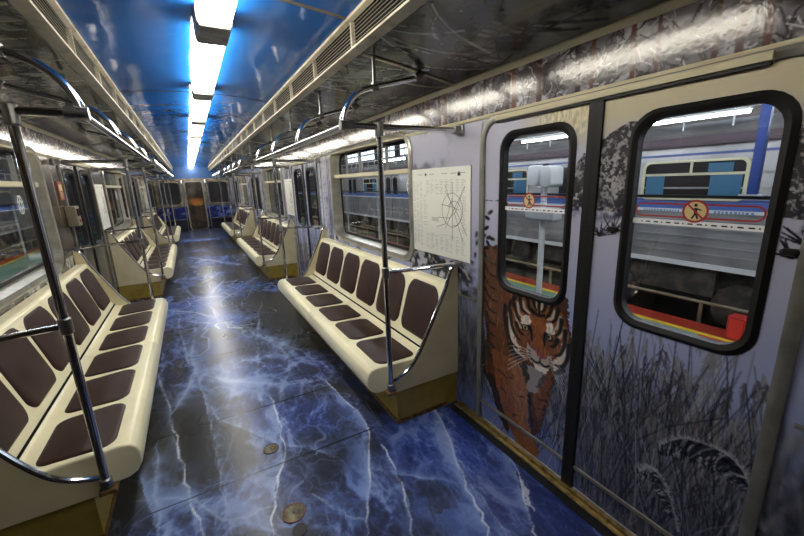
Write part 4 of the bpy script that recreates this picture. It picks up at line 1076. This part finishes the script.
# overhead rails over each bench
def make_rail():
    r = empty('overhead_rail')
    XR = -0.765; Z = 1.89; H = 1.4335
    MB().tube([(XR, -H - 0.02, Z), (XR, H + 0.02, Z)], 0.0165, 12).build('hand_rail', M['chrome'], r)
    for sgn in (-1, 1):
        MB().tube([(XR, sgn * H, Z), (-0.035, sgn * H, Z - 0.002)], 0.0165, 12).build('cross_rail', M['chrome'], r)
        b = MB().box(-0.065, -0.015, sgn * H - 0.022, sgn * H + 0.022, Z - 0.024, Z + 0.022); b.box(-0.02, -0.003, sgn * H - 0.03, sgn * H + 0.03, Z - 0.032, Z + 0.03)
        b.build('wall_bracket', M['steel'], r, bevel=0.004)
        MB().tube([(XP, sgn * H, Z - 0.05), (XP, sgn * H, Z - 0.045), (XP, sgn * H, Z + 0.02), (XP, sgn * H, Z + 0.025)], [0.018, 0.024, 0.024, 0.018], 12).build('tee_joint', M['steel'], r)
        MB().tube([(XR - 0.024, sgn * H, Z), (XR + 0.05, sgn * H, Z)], 0.024, 12).build('corner_joint', M['steel'], r)
    for k in range(4):
        y = -1.40 + 0.932 * k
        MB().tube([(XR, y, Z), (XR + 0.012, y, Z + 0.055), (XR + 0.05, y, Z + 0.125), (XR + 0.11, y, Z + 0.175), (XR + 0.20, y, Z + 0.208), (XR + 0.35, y, Z + 0.246), (XR + 0.452, y, Z + 0.272), (XR + 0.475, y, Z + 0.282)],
                  0.0155, 12, smooth_n=5).build('ceiling_bracket', M['chrome'], r)
        MB().tube([(XR + 0.455, y, Z + 0.275), (XR + 0.485, y, Z + 0.287), (XR + 0.50, y, Z + 0.305)], 0.023, 10).build('bracket_cap', M['steel'], r)
        h = MB().box(XR + 0.192, XR + 0.208, y - 0.004, y + 0.004, Z + 0.205, Z + 0.352)
        h.box(XR + 0.185, XR + 0.218, y - 0.014, y + 0.014, Z + 0.186, Z + 0.226); h.build('hanger_rod', M['steel'], r)
    return r
rail0 = make_rail()
for k, y in enumerate(BENCH_Y):
    for s in (1, -1):
        o = rail0 if (k == 0 and s == 1) else copy_tree(rail0)
        o.location = (s * W, y, 0); o.rotation_euler = (0, 0, 0 if s > 0 else PI)
        tag(o, 'chrome overhead hand rail with curved ceiling brackets above the %s %s bench' % (['front', 'middle', 'farthest'][k], 'right' if s > 0 else 'left'), 'hand rail', 'overhead rails above the benches')

# ------------------------------------------------------------------ map boards, boxes, lids
def make_map():
    r = empty('route_map')
    MB().box(-0.008, -0.002, -0.3425, 0.3425, -0.305, 0.305).build('board', M['paper'], r, bevel=0.002)
    k = MB(); x0, x1 = -0.0088, -0.0081
    def seg(p, q, w=0.0015, m=0):
        p = (p[0] - 0.06, p[1] + 0.03) if abs(p[0] - cy) > 0 and m == 0 and not getattr(seg, 'ring', False) else p; q = (q[0] - 0.06, q[1] + 0.03) if m == 0 and not getattr(seg, 'ring', False) else q
        dx, dz = q[0] - p[0], q[1] - p[1]; L = math.hypot(dx, dz) or 1; nx, nz = -dz / L * w, dx / L * w
        k.prism([(p[0] + nx, p[1] + nz), (q[0] + nx, q[1] + nz), (q[0] - nx, q[1] - nz), (p[0] - nx, p[1] - nz)], x0, x1, 'x', m)
    # y grows away from the viewer's right: +y is the left of the sheet as seen
    cy, cz, R = -0.155, 0.025, 0.112
    n = 30; seg.ring = True
    for i in range(n):
        a, b = 2 * PI * i / n, 2 * PI * (i + 1) / n
        seg((cy + R * math.cos(a), cz + R * math.sin(a)), (cy + R * math.cos(b), cz + R * math.sin(b)))
    seg.ring = False
    for i in range(18):
        a, b = 2 * PI * i / 26 + 0.5, 2 * PI * (i + 1) / 26 + 0.5
        seg((cy + 0.035 + 0.075 * math.cos(a), cz - 0.05 + 0.08 * math.sin(a)), (cy + 0.035 + 0.075 * math.cos(b), cz - 0.05 + 0.08 * math.sin(b)))
    for p in ([(-0.23, 0.15), (-0.13, 0.02), (-0.02, -0.13)], [(-0.25, -0.16), (-0.15, -0.02), (-0.02, 0.12)], [(0.03, 0.03), (-0.08, 0.02), (-0.17, 0.0)], [(0.06, -0.06), (-0.06, -0.06), (-0.13, -0.02), (-0.2, 0.10)],
              [(0.08, -0.13), (-0.02, -0.10), (-0.1, 0.08)], [(-0.1, 0.18), (-0.1, -0.2)], [(-0.02, 0.16), (-0.14, -0.06), (-0.21, -0.2)]):
        for a, b in zip(p[:-1], p[1:]): seg(a, b)
    for i in range(6): seg((0.085 - 0.0, -0.035 - 0.005 * i), (0.0, -0.035 - 0.005 * i), 0.0012, 1)
    rnd = random.Random(77)
    def lines(y0, y1, z0, z1, dz):
        z = z1
        while z > z0:
            if rnd.random() < 0.85:
                k.box(x0, x1, y1 - (y1 - y0) * rnd.uniform(0.4, 0.95), y1, z - 0.0022, z, 1)
            z -= dz
    for y0 in (0.29, 0.245, 0.20): lines(y0, y0 + 0.038, -0.26, 0.22, 0.0095)
    for j in range(8): lines(-0.30 + 0.058 * j, -0.30 + 0.058 * j + 0.048, 0.13, 0.225, 0.010)
    for j in range(8): lines(-0.30 + 0.058 * j, -0.30 + 0.058 * j + 0.048, -0.27, -0.15, 0.010)
    for z0 in (-0.12, -0.06, 0.0, 0.06): lines(-0.31, -0.262, z0, z0 + 0.055, 0.010)
    lines(0.13, 0.19, -0.1, 0.12, 0.012)
    for y0 in (-0.29, -0.2, -0.1, 0.05, 0.2): k.box(x0, x1, y0, y0 + 0.06, 0.262, 0.267, 1)
    k.prism([(-0.215, 0.247), (-0.215, 0.262), (-0.222, 0.276), (-0.229, 0.262), (-0.236, 0.276), (-0.243, 0.262), (-0.243, 0.247)], x0, x1, 'x', 2)   # letter mark
    k.box(x0, x1, 0.145, 0.165, 0.256, 0.272, 2)
    k.build('printed_lines', [M['ink'], mat('map_grey_ink', (168, 166, 160), 0.6), M['blackink']], r, smooth=False)
    return r
map0 = make_map()
for k, (s, y) in enumerate(((1, 2.142), (1, 6.60), (-1, 6.62))):
    o = map0 if k == 0 else copy_tree(map0)
    o.location = (s * W, y, 1.374 + (0.02 if k else 0)); o.rotation_euler = (0, 0, 0 if s > 0 else PI)
    if k: o.scale = (1, 0.8, 1)
    tag(o, ['large white route map beside the nearest right window and the tiger door', 'white route map just beyond the second right door', 'white route map just beyond the second left door'][k], 'map', 'route maps on the walls')

t = empty('intercom_box', (-W, 4.86, 1.37)); tag(t, 'cream passenger intercom box on the dark left wall before the second door', 'intercom')
MB().box(0.002, 0.085, -0.075, 0.075, -0.10, 0.10).build('casing', M['box'], t, bevel=0.008)
MB().box(0.085, 0.090, -0.05, 0.05, 0.0, 0.07).build('speaker_grille', M['ventdark'], t)
MB().tube([(0.085, 0, -0.05), (0.094, 0, -0.05)], 0.014, 12).build('call_button', M['red'], t)
t = empty('notice_plate', (-W, 4.80, 1.62)); tag(t, 'small reddish notice plate above the intercom on the left wall', 'notice')
MB().box(0.002, 0.008, -0.07, 0.07, -0.09, 0.09).build('plate', mat('notice_red', (150, 70, 52), 0.4), t)
k = MB(); k.box(0.008, 0.009, -0.05, 0.05, 0.0, 0.06)
for z in (-0.02, -0.04, -0.06): k.box(0.008, 0.009, -0.05, 0.04, z - 0.004, z + 0.004)
k.build('printing', M['signcream'], t, smooth=False)

def lid(name, x, y, r, m, label, ring):
    t = empty(name, (x, y, 0)); tag(t, label, 'floor lid', 'round lids in the aisle floor')
    n = 28
    C = lambda q: [(q * math.cos(2 * PI * i / n), q * math.sin(2 * PI * i / n)) for i in range(n)]
    MB().loft([[(*p, 0.001) for p in C(r)], [(*p, 0.004) for p in C(r)], [(*p, 0.005) for p in C(r * 0.96)]]).build('cover', m, t)
    b = MB()
    b.loft([[(*p, z) for p in C(q)] for q, z in ((r * 1.1, 0.001), (r * 1.1, 0.005), (r * 1.01, 0.005), (r * 1.01, 0.001))], closed=True)
    b.build('rim', ring, t)
    MB().tube([(0, 0, 0.0045), (0, 0, 0.0062)], r * 0.16, 10).build('key_hole', M['blackstrip'], t)
lid('floor_lid', 0.0, 2.15, 0.043, M['lid'], 'worn pale lid beside the floor joint, farthest of the aisle lids', M['liddark'])
lid('floor_lid', 0.01, 1.61, 0.053, M['lid'], 'largest brown lid with a reddish rim in the aisle floor', M['lidred'])
lid('floor_lid', 0.012, 1.50, 0.032, M['liddark'], 'small dark lid at the bottom edge of the aisle floor', M['blackstrip'])

# ------------------------------------------------------------------ end wall
def end_wall():
    HD = 0.29
    c = Canvas(axis((-W, W, 0.02)), axis((0, 2.45, 0.02)), (120, 110, 92))
    c.mix(sstep(0.45, 0.6, fbm(c.U * 6, c.V * 5, 4, 141)) * 0.6, (176, 164, 134))
    c.mix((c.V > 1.98).astype(float), (60, 96, 150))
    low = (c.V < 0.92)
    c.mix(low * 1.0, (22, 38, 104))
    c.mix(low * sstep(0.5, 0.66, fbm(c.U * 5, c.V * 8, 4, 143)) * 0.8, (96, 122, 196))
    c.mix((c.V < 0.42) * 0.9, (26, 26, 34))
    hole = lambda uc, vc: ~((np.abs(uc) < HD) & (vc < 1.84)) & ~in_rr(uc, vc, -1.2, -0.5, 1.0, 1.84, 0.12) & ~in_rr(uc, vc, 0.5, 1.2, 1.0, 1.84, 0.12)
    o = c.mesh('wall_end', lambda u, v: (u, Y_END + 0 * u, v), M['print'], mask=hole, solid=-0.05)
    tag(o, 'far end wall of the car with dark blue ice print below the windows', 'wall', kind='structure')
    for k, (a, b) in enumerate(((-1.2, -0.5), (0.5, 1.2))):
        w = empty('window_%d' % (7 + k), ((a + b) / 2, Y_END, 0)); h = (b - a) / 2
        tag(w, '%s chrome framed window in the far end wall' % ('left' if k == 0 else 'right'), 'window', kind='structure')
        A, B = rrect(-h - 0.035, h + 0.035, 0.965, 1.875, 0.15), rrect(-h + 0.01, h - 0.01, 1.01, 1.83, 0.12)
        MB().loft([[(p[0], y, p[1]) for p in R] for y, R in ((0.02, A), (-0.03, A), (-0.03, B), (0.02, B))], closed=True).build('window_frame', M['chrome'], w)
        MB().box(-h - 0.01, h + 0.01, 0.005, 0.012, 0.99, 1.85).build('glass', M['glass'], w)
    c = Canvas(axis((-HD, HD, 0.015)), axis((0, 1.84, 0.015)), (40, 33, 28))
    c.mix(sstep(0.45, 0.65, fbm(c.U * 7, c.V * 6, 4, 151)) * 0.7, (74, 62, 50))
    c.ell(0.0, 1.08, 0.26, 0.13, (170, 104, 40), 0.9, 0.6); c.ell(0.05, 0.98, 0.16, 0.08, (190, 130, 50), 0.8, 0.5)
    c.ell(0.06, 0.62, 0.16, 0.3, (78, 58, 40), 0.8, 0.5); c.ell(-0.12, 1.45, 0.12, 0.2, (110, 104, 92), 0.5, 0.6)
    d = empty('door_8', (0, Y_END, 0)); tag(d, 'narrow end door at the far end of the aisle, printed in brown and orange', 'door', kind='structure')
    c.mesh('door_leaf', lambda u, v: (u, 0.01 + 0 * u, v), M['print'], parent=d, solid=-0.03)
    MB().loft([[(p[0], y, p[1]) for p in R] for y, R in ((0.01, rrect(-HD - 0.05, HD + 0.05, 0.0, 1.89, 0.1)), (-0.03, rrect(-HD - 0.05, HD + 0.05, 0.0, 1.89, 0.1)), (-0.03, rrect(-HD, HD, 0.0, 1.84, 0.08)), (0.01, rrect(-HD, HD, 0.0, 1.84, 0.08)))], closed=True).build('door_frame', M['dull'], d)
    MB().tube([(0.24, -0.0, 0.95), (0.24, -0.06, 0.95), (0.16, -0.06, 0.95)], 0.012, 8).build('door_handle', M['chrome'], d)
end_wall()
pe = None
for s in (-1, 1):
    t = empty('end_barrier', (s * 0.40, 16.2, 0)); tag(t, 'chrome post and rails guarding the %s side of the end door' % ('left' if s < 0 else 'right'), 'barrier', 'chrome barriers by the end door')
    MB().tube([(0, 0, 0), (0, 0, 1.75)], 0.022, 10).build('post', M['chrome'], t)
    for z in (0.92, 0.45):
        MB().tube([(0, 0, z), (s * 0.88, 0, z)], 0.016, 10).build('rail', M['chrome'], t)
    MB().tube([(0, 0, 1.75), (0, 0.3, 1.93), (0, 0.795, 1.95)], 0.018, 10, smooth_n=4).build('top_bend', M['chrome'], t)
    for q in (0.35, 0.7): MB().tube([(s * q, 0, 0.45), (s * q, 0, 0.92)], 0.012, 8).build('upright', M['chrome'], t)

o = MB().box(-W, W, Y_BACK - 0.06, Y_BACK, 0, 2.5).build('wall_back', M['backwall']); tag(o, 'dark closing wall of the car behind the camera', 'wall', kind='structure')
# roof skin over the ceiling so that no outside light leaks in
o = MB().prism([(-1.34, 2.17), (-1.2, 2.36), (-0.7, 2.52), (0.7, 2.52), (1.2, 2.36), (1.34, 2.17), (1.34, 2.2), (1.2, 2.39), (0.7, 2.56), (-0.7, 2.56), (-1.2, 2.39), (-1.34, 2.2)], Y_BACK, Y_END).build('roof', M['shell'])
tag(o, 'outer roof skin of the car above the ceiling panels', 'roof', kind='structure')

# ------------------------------------------------------------------ the depot outside
D = dict(
    silver=mat('silver_body', (150, 148, 150), 0.42, 0.45, mott=((122, 120, 122), 1.5, 0.4, 0.7)),
    blue=mat('blue_stripe', (52, 70, 128), 0.4),
    purple=mat('dark_roof_edge', (96, 84, 92), 0.4),
    dark=mat('underframe_dark', (40, 37, 36), 0.6, mott=((84, 72, 62), 5, 0.45, 0.7)),
    winframe=mat('pale_window_frame', (196, 190, 160), 0.4, 0.3),
    winglass=mat('dark_train_glass', (40, 36, 36), 0.08),
    curtain=mat('blue_blind', (44, 92, 124), 0.4),
    pale=mat('pale_grey_paint', (202, 202, 206), 0.45),
    white=mat('white_paint', (226, 228, 232), 0.4),
    column=mat('blue_column_paint', (34, 60, 128), 0.45),
    red=mat('red_paint', (176, 36, 32), 0.45),
    ground=mat('depot_concrete', (88, 84, 80), 0.6, mott=((60, 57, 54), 2, 0.4, 0.7)),
    rail=mat('rail_steel', (190, 178, 150), 0.35, 0.7),
    pit=mat('pit_dark', (40, 36, 34), 0.7, mott=((72, 64, 58), 6, 0.4, 0.7)),
    truss=mat('truss_paint', (170, 172, 178), 0.5),
    tube=mat('tube_on', (255, 255, 255), 0.4, emit=(250, 250, 255), estr=42.0),
    wall=mat('depot_wall', (104, 92, 92), 0.6, mott=((112, 106, 100), 1.2, 0.4, 0.7)),
    roof=mat('depot_roof', (92, 88, 90), 0.7, mott=((60, 56, 58), 0.8, 0.4, 0.7)),
    added_glow=mat('added_window_glow', (220, 226, 236), 0.4, emit=(226, 234, 250), estr=2.2),
)
GZ = -1.0
o = MB().box(-20, 20, -14, 40, GZ - 1.6, GZ - 0.75).build('ground', D['pit']); tag(o, 'dark track bed of the depot hall outside', 'ground', kind='structure')
def walkway(s):
    w = MB()
    for x0, x1, m in ((1.9, 5.7, 0), (5.7, 6.69, 1), (6.69, 6.82, 2), (6.82, 7.25, 3)):
        w.box(*sorted((s * x0, s * x1)), -12, 38, GZ - 0.8, GZ, m)
    w.box(*sorted((s * 8.9, s * 14)), -12, 38, GZ - 0.8, GZ - 0.2, 0)
    o = w.build('walkway', [D['ground'], mat('green_floor_paint', (112, 146, 126), 0.5), mat('yellow_floor_paint', (228, 200, 60), 0.5), mat('red_floor_paint', (150, 44, 30), 0.5)], smooth=False)
    tag(o, 'depot walkway %s of the car with green, yellow and red floor stripes' % ('right' if s > 0 else 'left'), 'walkway', kind='structure')
walkway(1); walkway(-1)

def train(s):
    t = empty('metro_train', (s * 7.7, 0, 0))
    tag(t, 'silver metro train with blue stripes on the neighbouring track seen through the %s windows' % ('right' if s > 0 else 'left'), 'train')
    y0, y1 = -11.5, 30
    b = MB()
    prof = [(0.0, -0.05), (0.0, 1.93), (0.06, 2.10), (0.3, 2.32), (0.9, 2.5), (2.3, 2.5), (2.7, 2.1), (2.7, -0.05)]
    b.prism([(s * p[0], p[1]) for p in prof], y0, y1)
    b.build('body', D['silver'], t, ang=30)
    r = MB()
    for z in (0.12, 0.27, 0.42, 0.57, 0.72, 0.86, 1.30, 1.55): r.box(*sorted((s * -0.014, 0)), y0, y1, z - 0.016, z + 0.016)
    r.build('body_ribs', D['silver'], t)
    MB().box(*sorted((s * -0.008, 0)), y0, y1, 1.865, 1.905).build('upper_stripe', D['blue'], t)
    MB().box(*sorted((s * -0.008, 0)), y0, y1, 0.93, 1.10).build('lower_stripe', D['blue'], t)
    MB().prism([(s * -0.03, 2.03), (s * 0.06, 2.12), (s * 0.02, 2.19), (s * -0.05, 2.09)], y0, y1).build('gutter', D['purple'], t)
    for k, y in enumerate((-6.3, -1.7, 3.37, 7.9, 12.5, 17.1, 21.7)):
        f = MB(); A, B = rrect(y - 0.82, y + 0.82, 1.08, 1.79, 0.12), rrect(y - 0.77, y + 0.77, 1.12, 1.75, 0.09)
        f.ringx(A, B, s * -0.03, s * 0.01); f.box(*sorted((s * -0.028, 0)), y - 0.78, y + 0.78, 1.52, 1.56); f.box(*sorted((s * -0.028, 0)), y - 0.02, y + 0.02, 1.54, 1.77)
        fo = f.build('window', D['winframe'], t)
        MB().box(*sorted((s * -0.012, s * -0.004)), y - 0.78, y + 0.78, 1.11, 1.76).build('pane', D['winglass'], fo)
        g = MB(); g.box(*sorted((s * -0.016, s * -0.013)), y - 0.74, y - 0.30, 1.13, 1.52); g.box(*sorted((s * -0.016, s * -0.013)), y + 0.42, y + 0.74, 1.13, 1.52); g.box(*sorted((s * -0.016, s * -0.013)), y - 0.6, y - 0.25, 1.57, 1.72)
        g.build('blind', D['curtain'], fo)
    for y in (-4.0, 0.9, 5.6, 10.2, 14.8, 19.4):
        dd = MB(); dd.box(*sorted((s * -0.02, 0)), y - 0.62, y + 0.62, 0.02, 1.86)
        do = dd.build('door', D['silver'], t)
        MB().box(*sorted((s * -0.026, s * -0.02)), y - 0.02, y + 0.02, 0.02, 1.86).build('door_seal', D['dark'], do)
        for q in (-0.32, 0.32): MB().prism(rrect(y + q - 0.2, y + q + 0.2, 1.0, 1.78, 0.08), s * -0.024, s * -0.02, 'x').build('door_pane', D['winglass'], do)
    u = MB(); rnd = random.Random(11 + s)
    u.box(*sorted((s * 0.25, s * 2.4)), y0, y1, -0.7, -0.06)
    y = y0 + 0.4
    while y < y1 - 2:
        L = rnd.uniform(0.4, 1.5); u.box(*sorted((s * rnd.uniform(0.02, 0.12), s * 0.6)), y, y + L, -0.75 + rnd.uniform(0, 0.25), -0.1); y += L + rnd.uniform(0.1, 0.6)
    u.build('underframe', D['dark'], t, smooth=False)
    for y in (-8.5, -6.4, 2.4, 4.5, 9.0, 11.1, 20.0, 22.1):
        wv = MB().tube([(s * 0.02, y, -0.75), (s * 0.2, y, -0.75)], 0.39, 20).build('wheel', D['dark'], t)
    MB().box(*sorted((s * -0.02, s * 0.05)), y0, y1, -0.13, -0.04).build('sole_bar', D['pale'], t)
    for q in (0.5, ):
        rl = MB().tube([(s * 0.35, y0 + 1, 2.62), (s * 0.35, y1 - 1, 2.62)], 0.018, 8)
        yy = y0 + 1
        while yy < y1 - 1: rl.tube([(s * 0.35, yy, 2.33), (s * 0.35, yy, 2.62)], 0.014, 6); yy += 0.75
        rl.build('roof_rail', D['white'], t)
train(1); train(-1)

for s in (1, -1):
    o = MB().tube([(s * 7.45, -11, GZ + 0.32), (s * 7.45, 30, GZ + 0.32)], 0.03, 8)
    y = -10
    while y < 30: o.box(*sorted((s * 7.43, s * 7.47)), y, y + 0.05, GZ - 0.75, GZ + 0.32); y += 1.6
    oo = o.build('contact_rail', D['rail']); tag(oo, 'pale contact rail running along the foot of the train seen to the %s' % ('right' if s > 0 else 'left'), 'rail')
    t = empty('safety_barrier', (s * 5.6, 0, GZ)); tag(t, 'long barrier with a black rail and blue board outside the %s windows' % ('right' if s > 0 else 'left'), 'barrier')
    MB().box(-0.03, 0.03, -8, 24, 2.245, 2.285).build('top_rail', M['rubber'], t)
    MB().box(-0.012, 0.012, -8, 24, 2.10, 2.20).build('blue_board', mat('barrier_blue', (86, 118, 190), 0.4), t)
    MB().box(-0.014, 0.014, -8, 24, 2.06, 2.10).build('white_board', D['white'], t)
    for y in (-7.5, -4.5, -1.5, 6.0, 9.0, 12.0, 15.0, 18.0, 21.0): MB().box(-0.025, 0.025, y - 0.025, y + 0.025, 0, 2.25).build('post', D['truss'], t)

def column(x, y, label):
    t = empty('steel_column', (x, y, GZ + 2.285)); tag(t, label, 'column', 'blue steel columns of the depot')
    MB().box(-0.035, 0.035, -0.045, 0.045, 0.0, 4.9).build('shaft', D['column'], t)
    MB().box(-0.06, 0.06, -0.11, 0.11, 0, 0.02).build('base_plate', D['truss'], t)
column(5.6, 1.82, 'blue steel column seen through the nearest right door pane')
column(5.6, 9.4, 'blue steel column seen through the nearest right saloon window')
column(-5.6, 9.0, 'blue steel column seen through the nearest left window')

t = empty('signal_unit', (5.0, 4.33, GZ)); tag(t, 'white round-cornered unit on a post seen through the tiger door pane', 'signal')
MB().prism(rrect(-0.24, -0.03, 2.42, 2.76, 0.07), -0.16, 0.16, 'x').build('left_housing', D['white'], t, bevel=0.02)
MB().prism(rrect(0.02, 0.24, 2.44, 2.78, 0.07), -0.16, 0.16, 'x').build('right_housing', D['white'], t, bevel=0.02)
MB().box(-0.03, 0.03, -0.035, 0.025, 2.40, 2.80).build('centre_fin', M['rubber'], t)
MB().tube([(0, 0, 0.05), (0, 0, 2.43)], 0.05, 12).build('post', D['white'], t)
MB().tube([(0, 0, 0), (0, 0, 0.06)], 0.18, 16).build('base', D['pale'], t)
MB().box(-0.12, 0.12, -0.3, 0.3, 1.86, 2.08).build('cross_box', D['pale'], t, bevel=0.04)

t = empty('red_cabinet', (6.95, 2.12, GZ)); tag(t, 'red fire cabinet standing on the depot walkway', 'cabinet')
MB().box(-0.12, 0.12, -0.11, 0.11, 0, 0.38).build('casing', D['red'], t, bevel=0.01)
MB().box(-0.128, -0.12, -0.085, 0.085, 0.04, 0.34).build('cabinet_door', mat('red_door', (214, 60, 50), 0.4), t)
t = empty('red_case', (6.45, 2.27, GZ)); tag(t, 'low red case with a pale clasp on the green stripe', 'case')
MB().box(-0.11, 0.11, -0.2, 0.2, 0, 0.06).build('casing', D['red'], t, bevel=0.015)
MB().box(-0.118, -0.11, -0.13, -0.06, 0.02, 0.05).build('clasp', D['pale'], t)

TL = ['over the near part of the neighbouring train', 'over the middle of the neighbouring train', 'over the far part of the neighbouring train']
def tubes(x, z, y0, n, step, L, side):
    for k in range(n):
        y = y0 + k * step
        t = empty('fluorescent_light', (x, y, z))
        tag(t, 'long fluorescent light hanging in the depot on the %s, in rows partly added as fill' % side, 'depot light', 'fluorescent lights on the %s of the depot' % side)
        MB().box(-0.07, 0.07, -L / 2, L / 2, 0.05, 0.10).build('batten', D['white'], t)
        MB().tube([(0, -L / 2 + 0.03, 0.02), (0, L / 2 - 0.03, 0.02)], 0.035, 8).build('tube', D['tube'], t)
        for yy in (-L * 0.4, L * 0.4): MB().tube([(0, yy, 0.1), (0, yy, 6.0 - z)], 0.008, 6).build('hanger', D['truss'], t)
tubes(10.2, 2.76, -6, 8, 3.6, 2.6, 'right')
tubes(5.3, 3.2, -5.0, 8, 3.6, 2.4, 'right')
tubes(3.5, 3.5, -5.5, 8, 3.6, 2.4, 'right')  # row added to brighten the faces turned toward the car
tubes(-3.5, 3.5, -4.5, 8, 3.6, 2.4, 'left')  # matching fill row added on the left side
tubes(-10.2, 2.76, -4, 8, 3.6, 2.6, 'left')
tubes(-5.3, 3.2, -3.2, 8, 3.6, 2.4, 'left')
for k, y in enumerate(range(-10, 36, 4)):
    tr = MB()
    for z in (4.6, 5.3): tr.box(-14, 14, y - 0.06, y + 0.06, z - 0.06, z + 0.06)
    x = -14
    while x < 14:
        tr.tube([(x, y, 4.6), (x + 0.7, y, 5.3)], 0.035, 6); tr.tube([(x + 0.7, y, 5.3), (x + 1.4, y, 4.6)], 0.035, 6); x += 1.4
    o = tr.build('roof_truss', D['truss'], smooth=False); tag(o, 'steel lattice truss under the depot roof', 'truss', 'trusses under the depot roof')
    o.name = 'roof_truss'
for s in (1, -1):
    w = MB().box(*sorted((s * 14.0, s * 14.4)), -14, 40, GZ - 0.8, 6.2).build('wall_depot_%s' % ('right' if s > 0 else 'left'), D['wall']); tag(w, 'far side wall of the depot hall to the %s' % ('right' if s > 0 else 'left'), 'wall', kind='structure')
    y = -10
    while y < 36:
        g = MB(); g.box(*sorted((s * 13.95, s * 14.0)), y, y + 2.6, 3.5, 5.2); g.build('added_lit_window', D['added_glow'], w)  # glowing panes added to brighten the depot hall
        b = MB()
        for q in (0.65, 1.3, 1.95): b.box(*sorted((s * 13.9, s * 13.95)), y + q - 0.03, y + q + 0.03, 3.5, 5.2)
        for z in (3.9, 4.4, 4.8): b.box(*sorted((s * 13.9, s * 13.95)), y, y + 2.6, z - 0.03, z + 0.03)
        b.build('glazing_bars', D['truss'], w); y += 3.6
    pp = MB()
    for z, x in ((3.7, 12.5), (4.1, 11.5), (3.5, 8.5), (4.3, 6.5)): pp.tube([(s * x, -12, z), (s * x, 38, z)], 0.05, 8)
    o = pp.build('pipe_run', D['truss']); tag(o, 'bundle of pipes running along the depot %s' % ('right' if s > 0 else 'left'), 'pipes', kind='stuff')
o = MB().box(-14.4, 14.4, -14, 40, 6.2, 6.4).build('roof_depot', D['roof']); o.name = 'ceiling.003'; tag(o, 'dark roof of the depot hall', 'roof', kind='structure')
for n_, y in (('near', -14.2), ('far', 40)):
    o = MB().box(-14.4, 14.4, y, y + 0.2, GZ - 0.8, 6.4).build('wall_depot_%s' % n_, D['wall']); tag(o, '%s end wall of the depot hall' % n_, 'wall', kind='structure')

# ------------------------------------------------------------------ world and look
w = bpy.data.worlds.new('world'); scene.world = w; w.use_nodes = True
w.node_tree.nodes['Background'].inputs[0].default_value = (0.55, 0.6, 0.7, 1); w.node_tree.nodes['Background'].inputs[1].default_value = 0.15
vs = scene.view_settings
vs.view_transform = 'Standard'; vs.look = 'None'; vs.gamma = 1.0; vs.use_curve_mapping = False
vs.exposure = 0.85
scene.cycles.use_denoising = True
scene.cycles.max_bounces = 10
scene.cycles.transparent_max_bounces = 16
scene.cycles.sample_clamp_indirect = 6.0
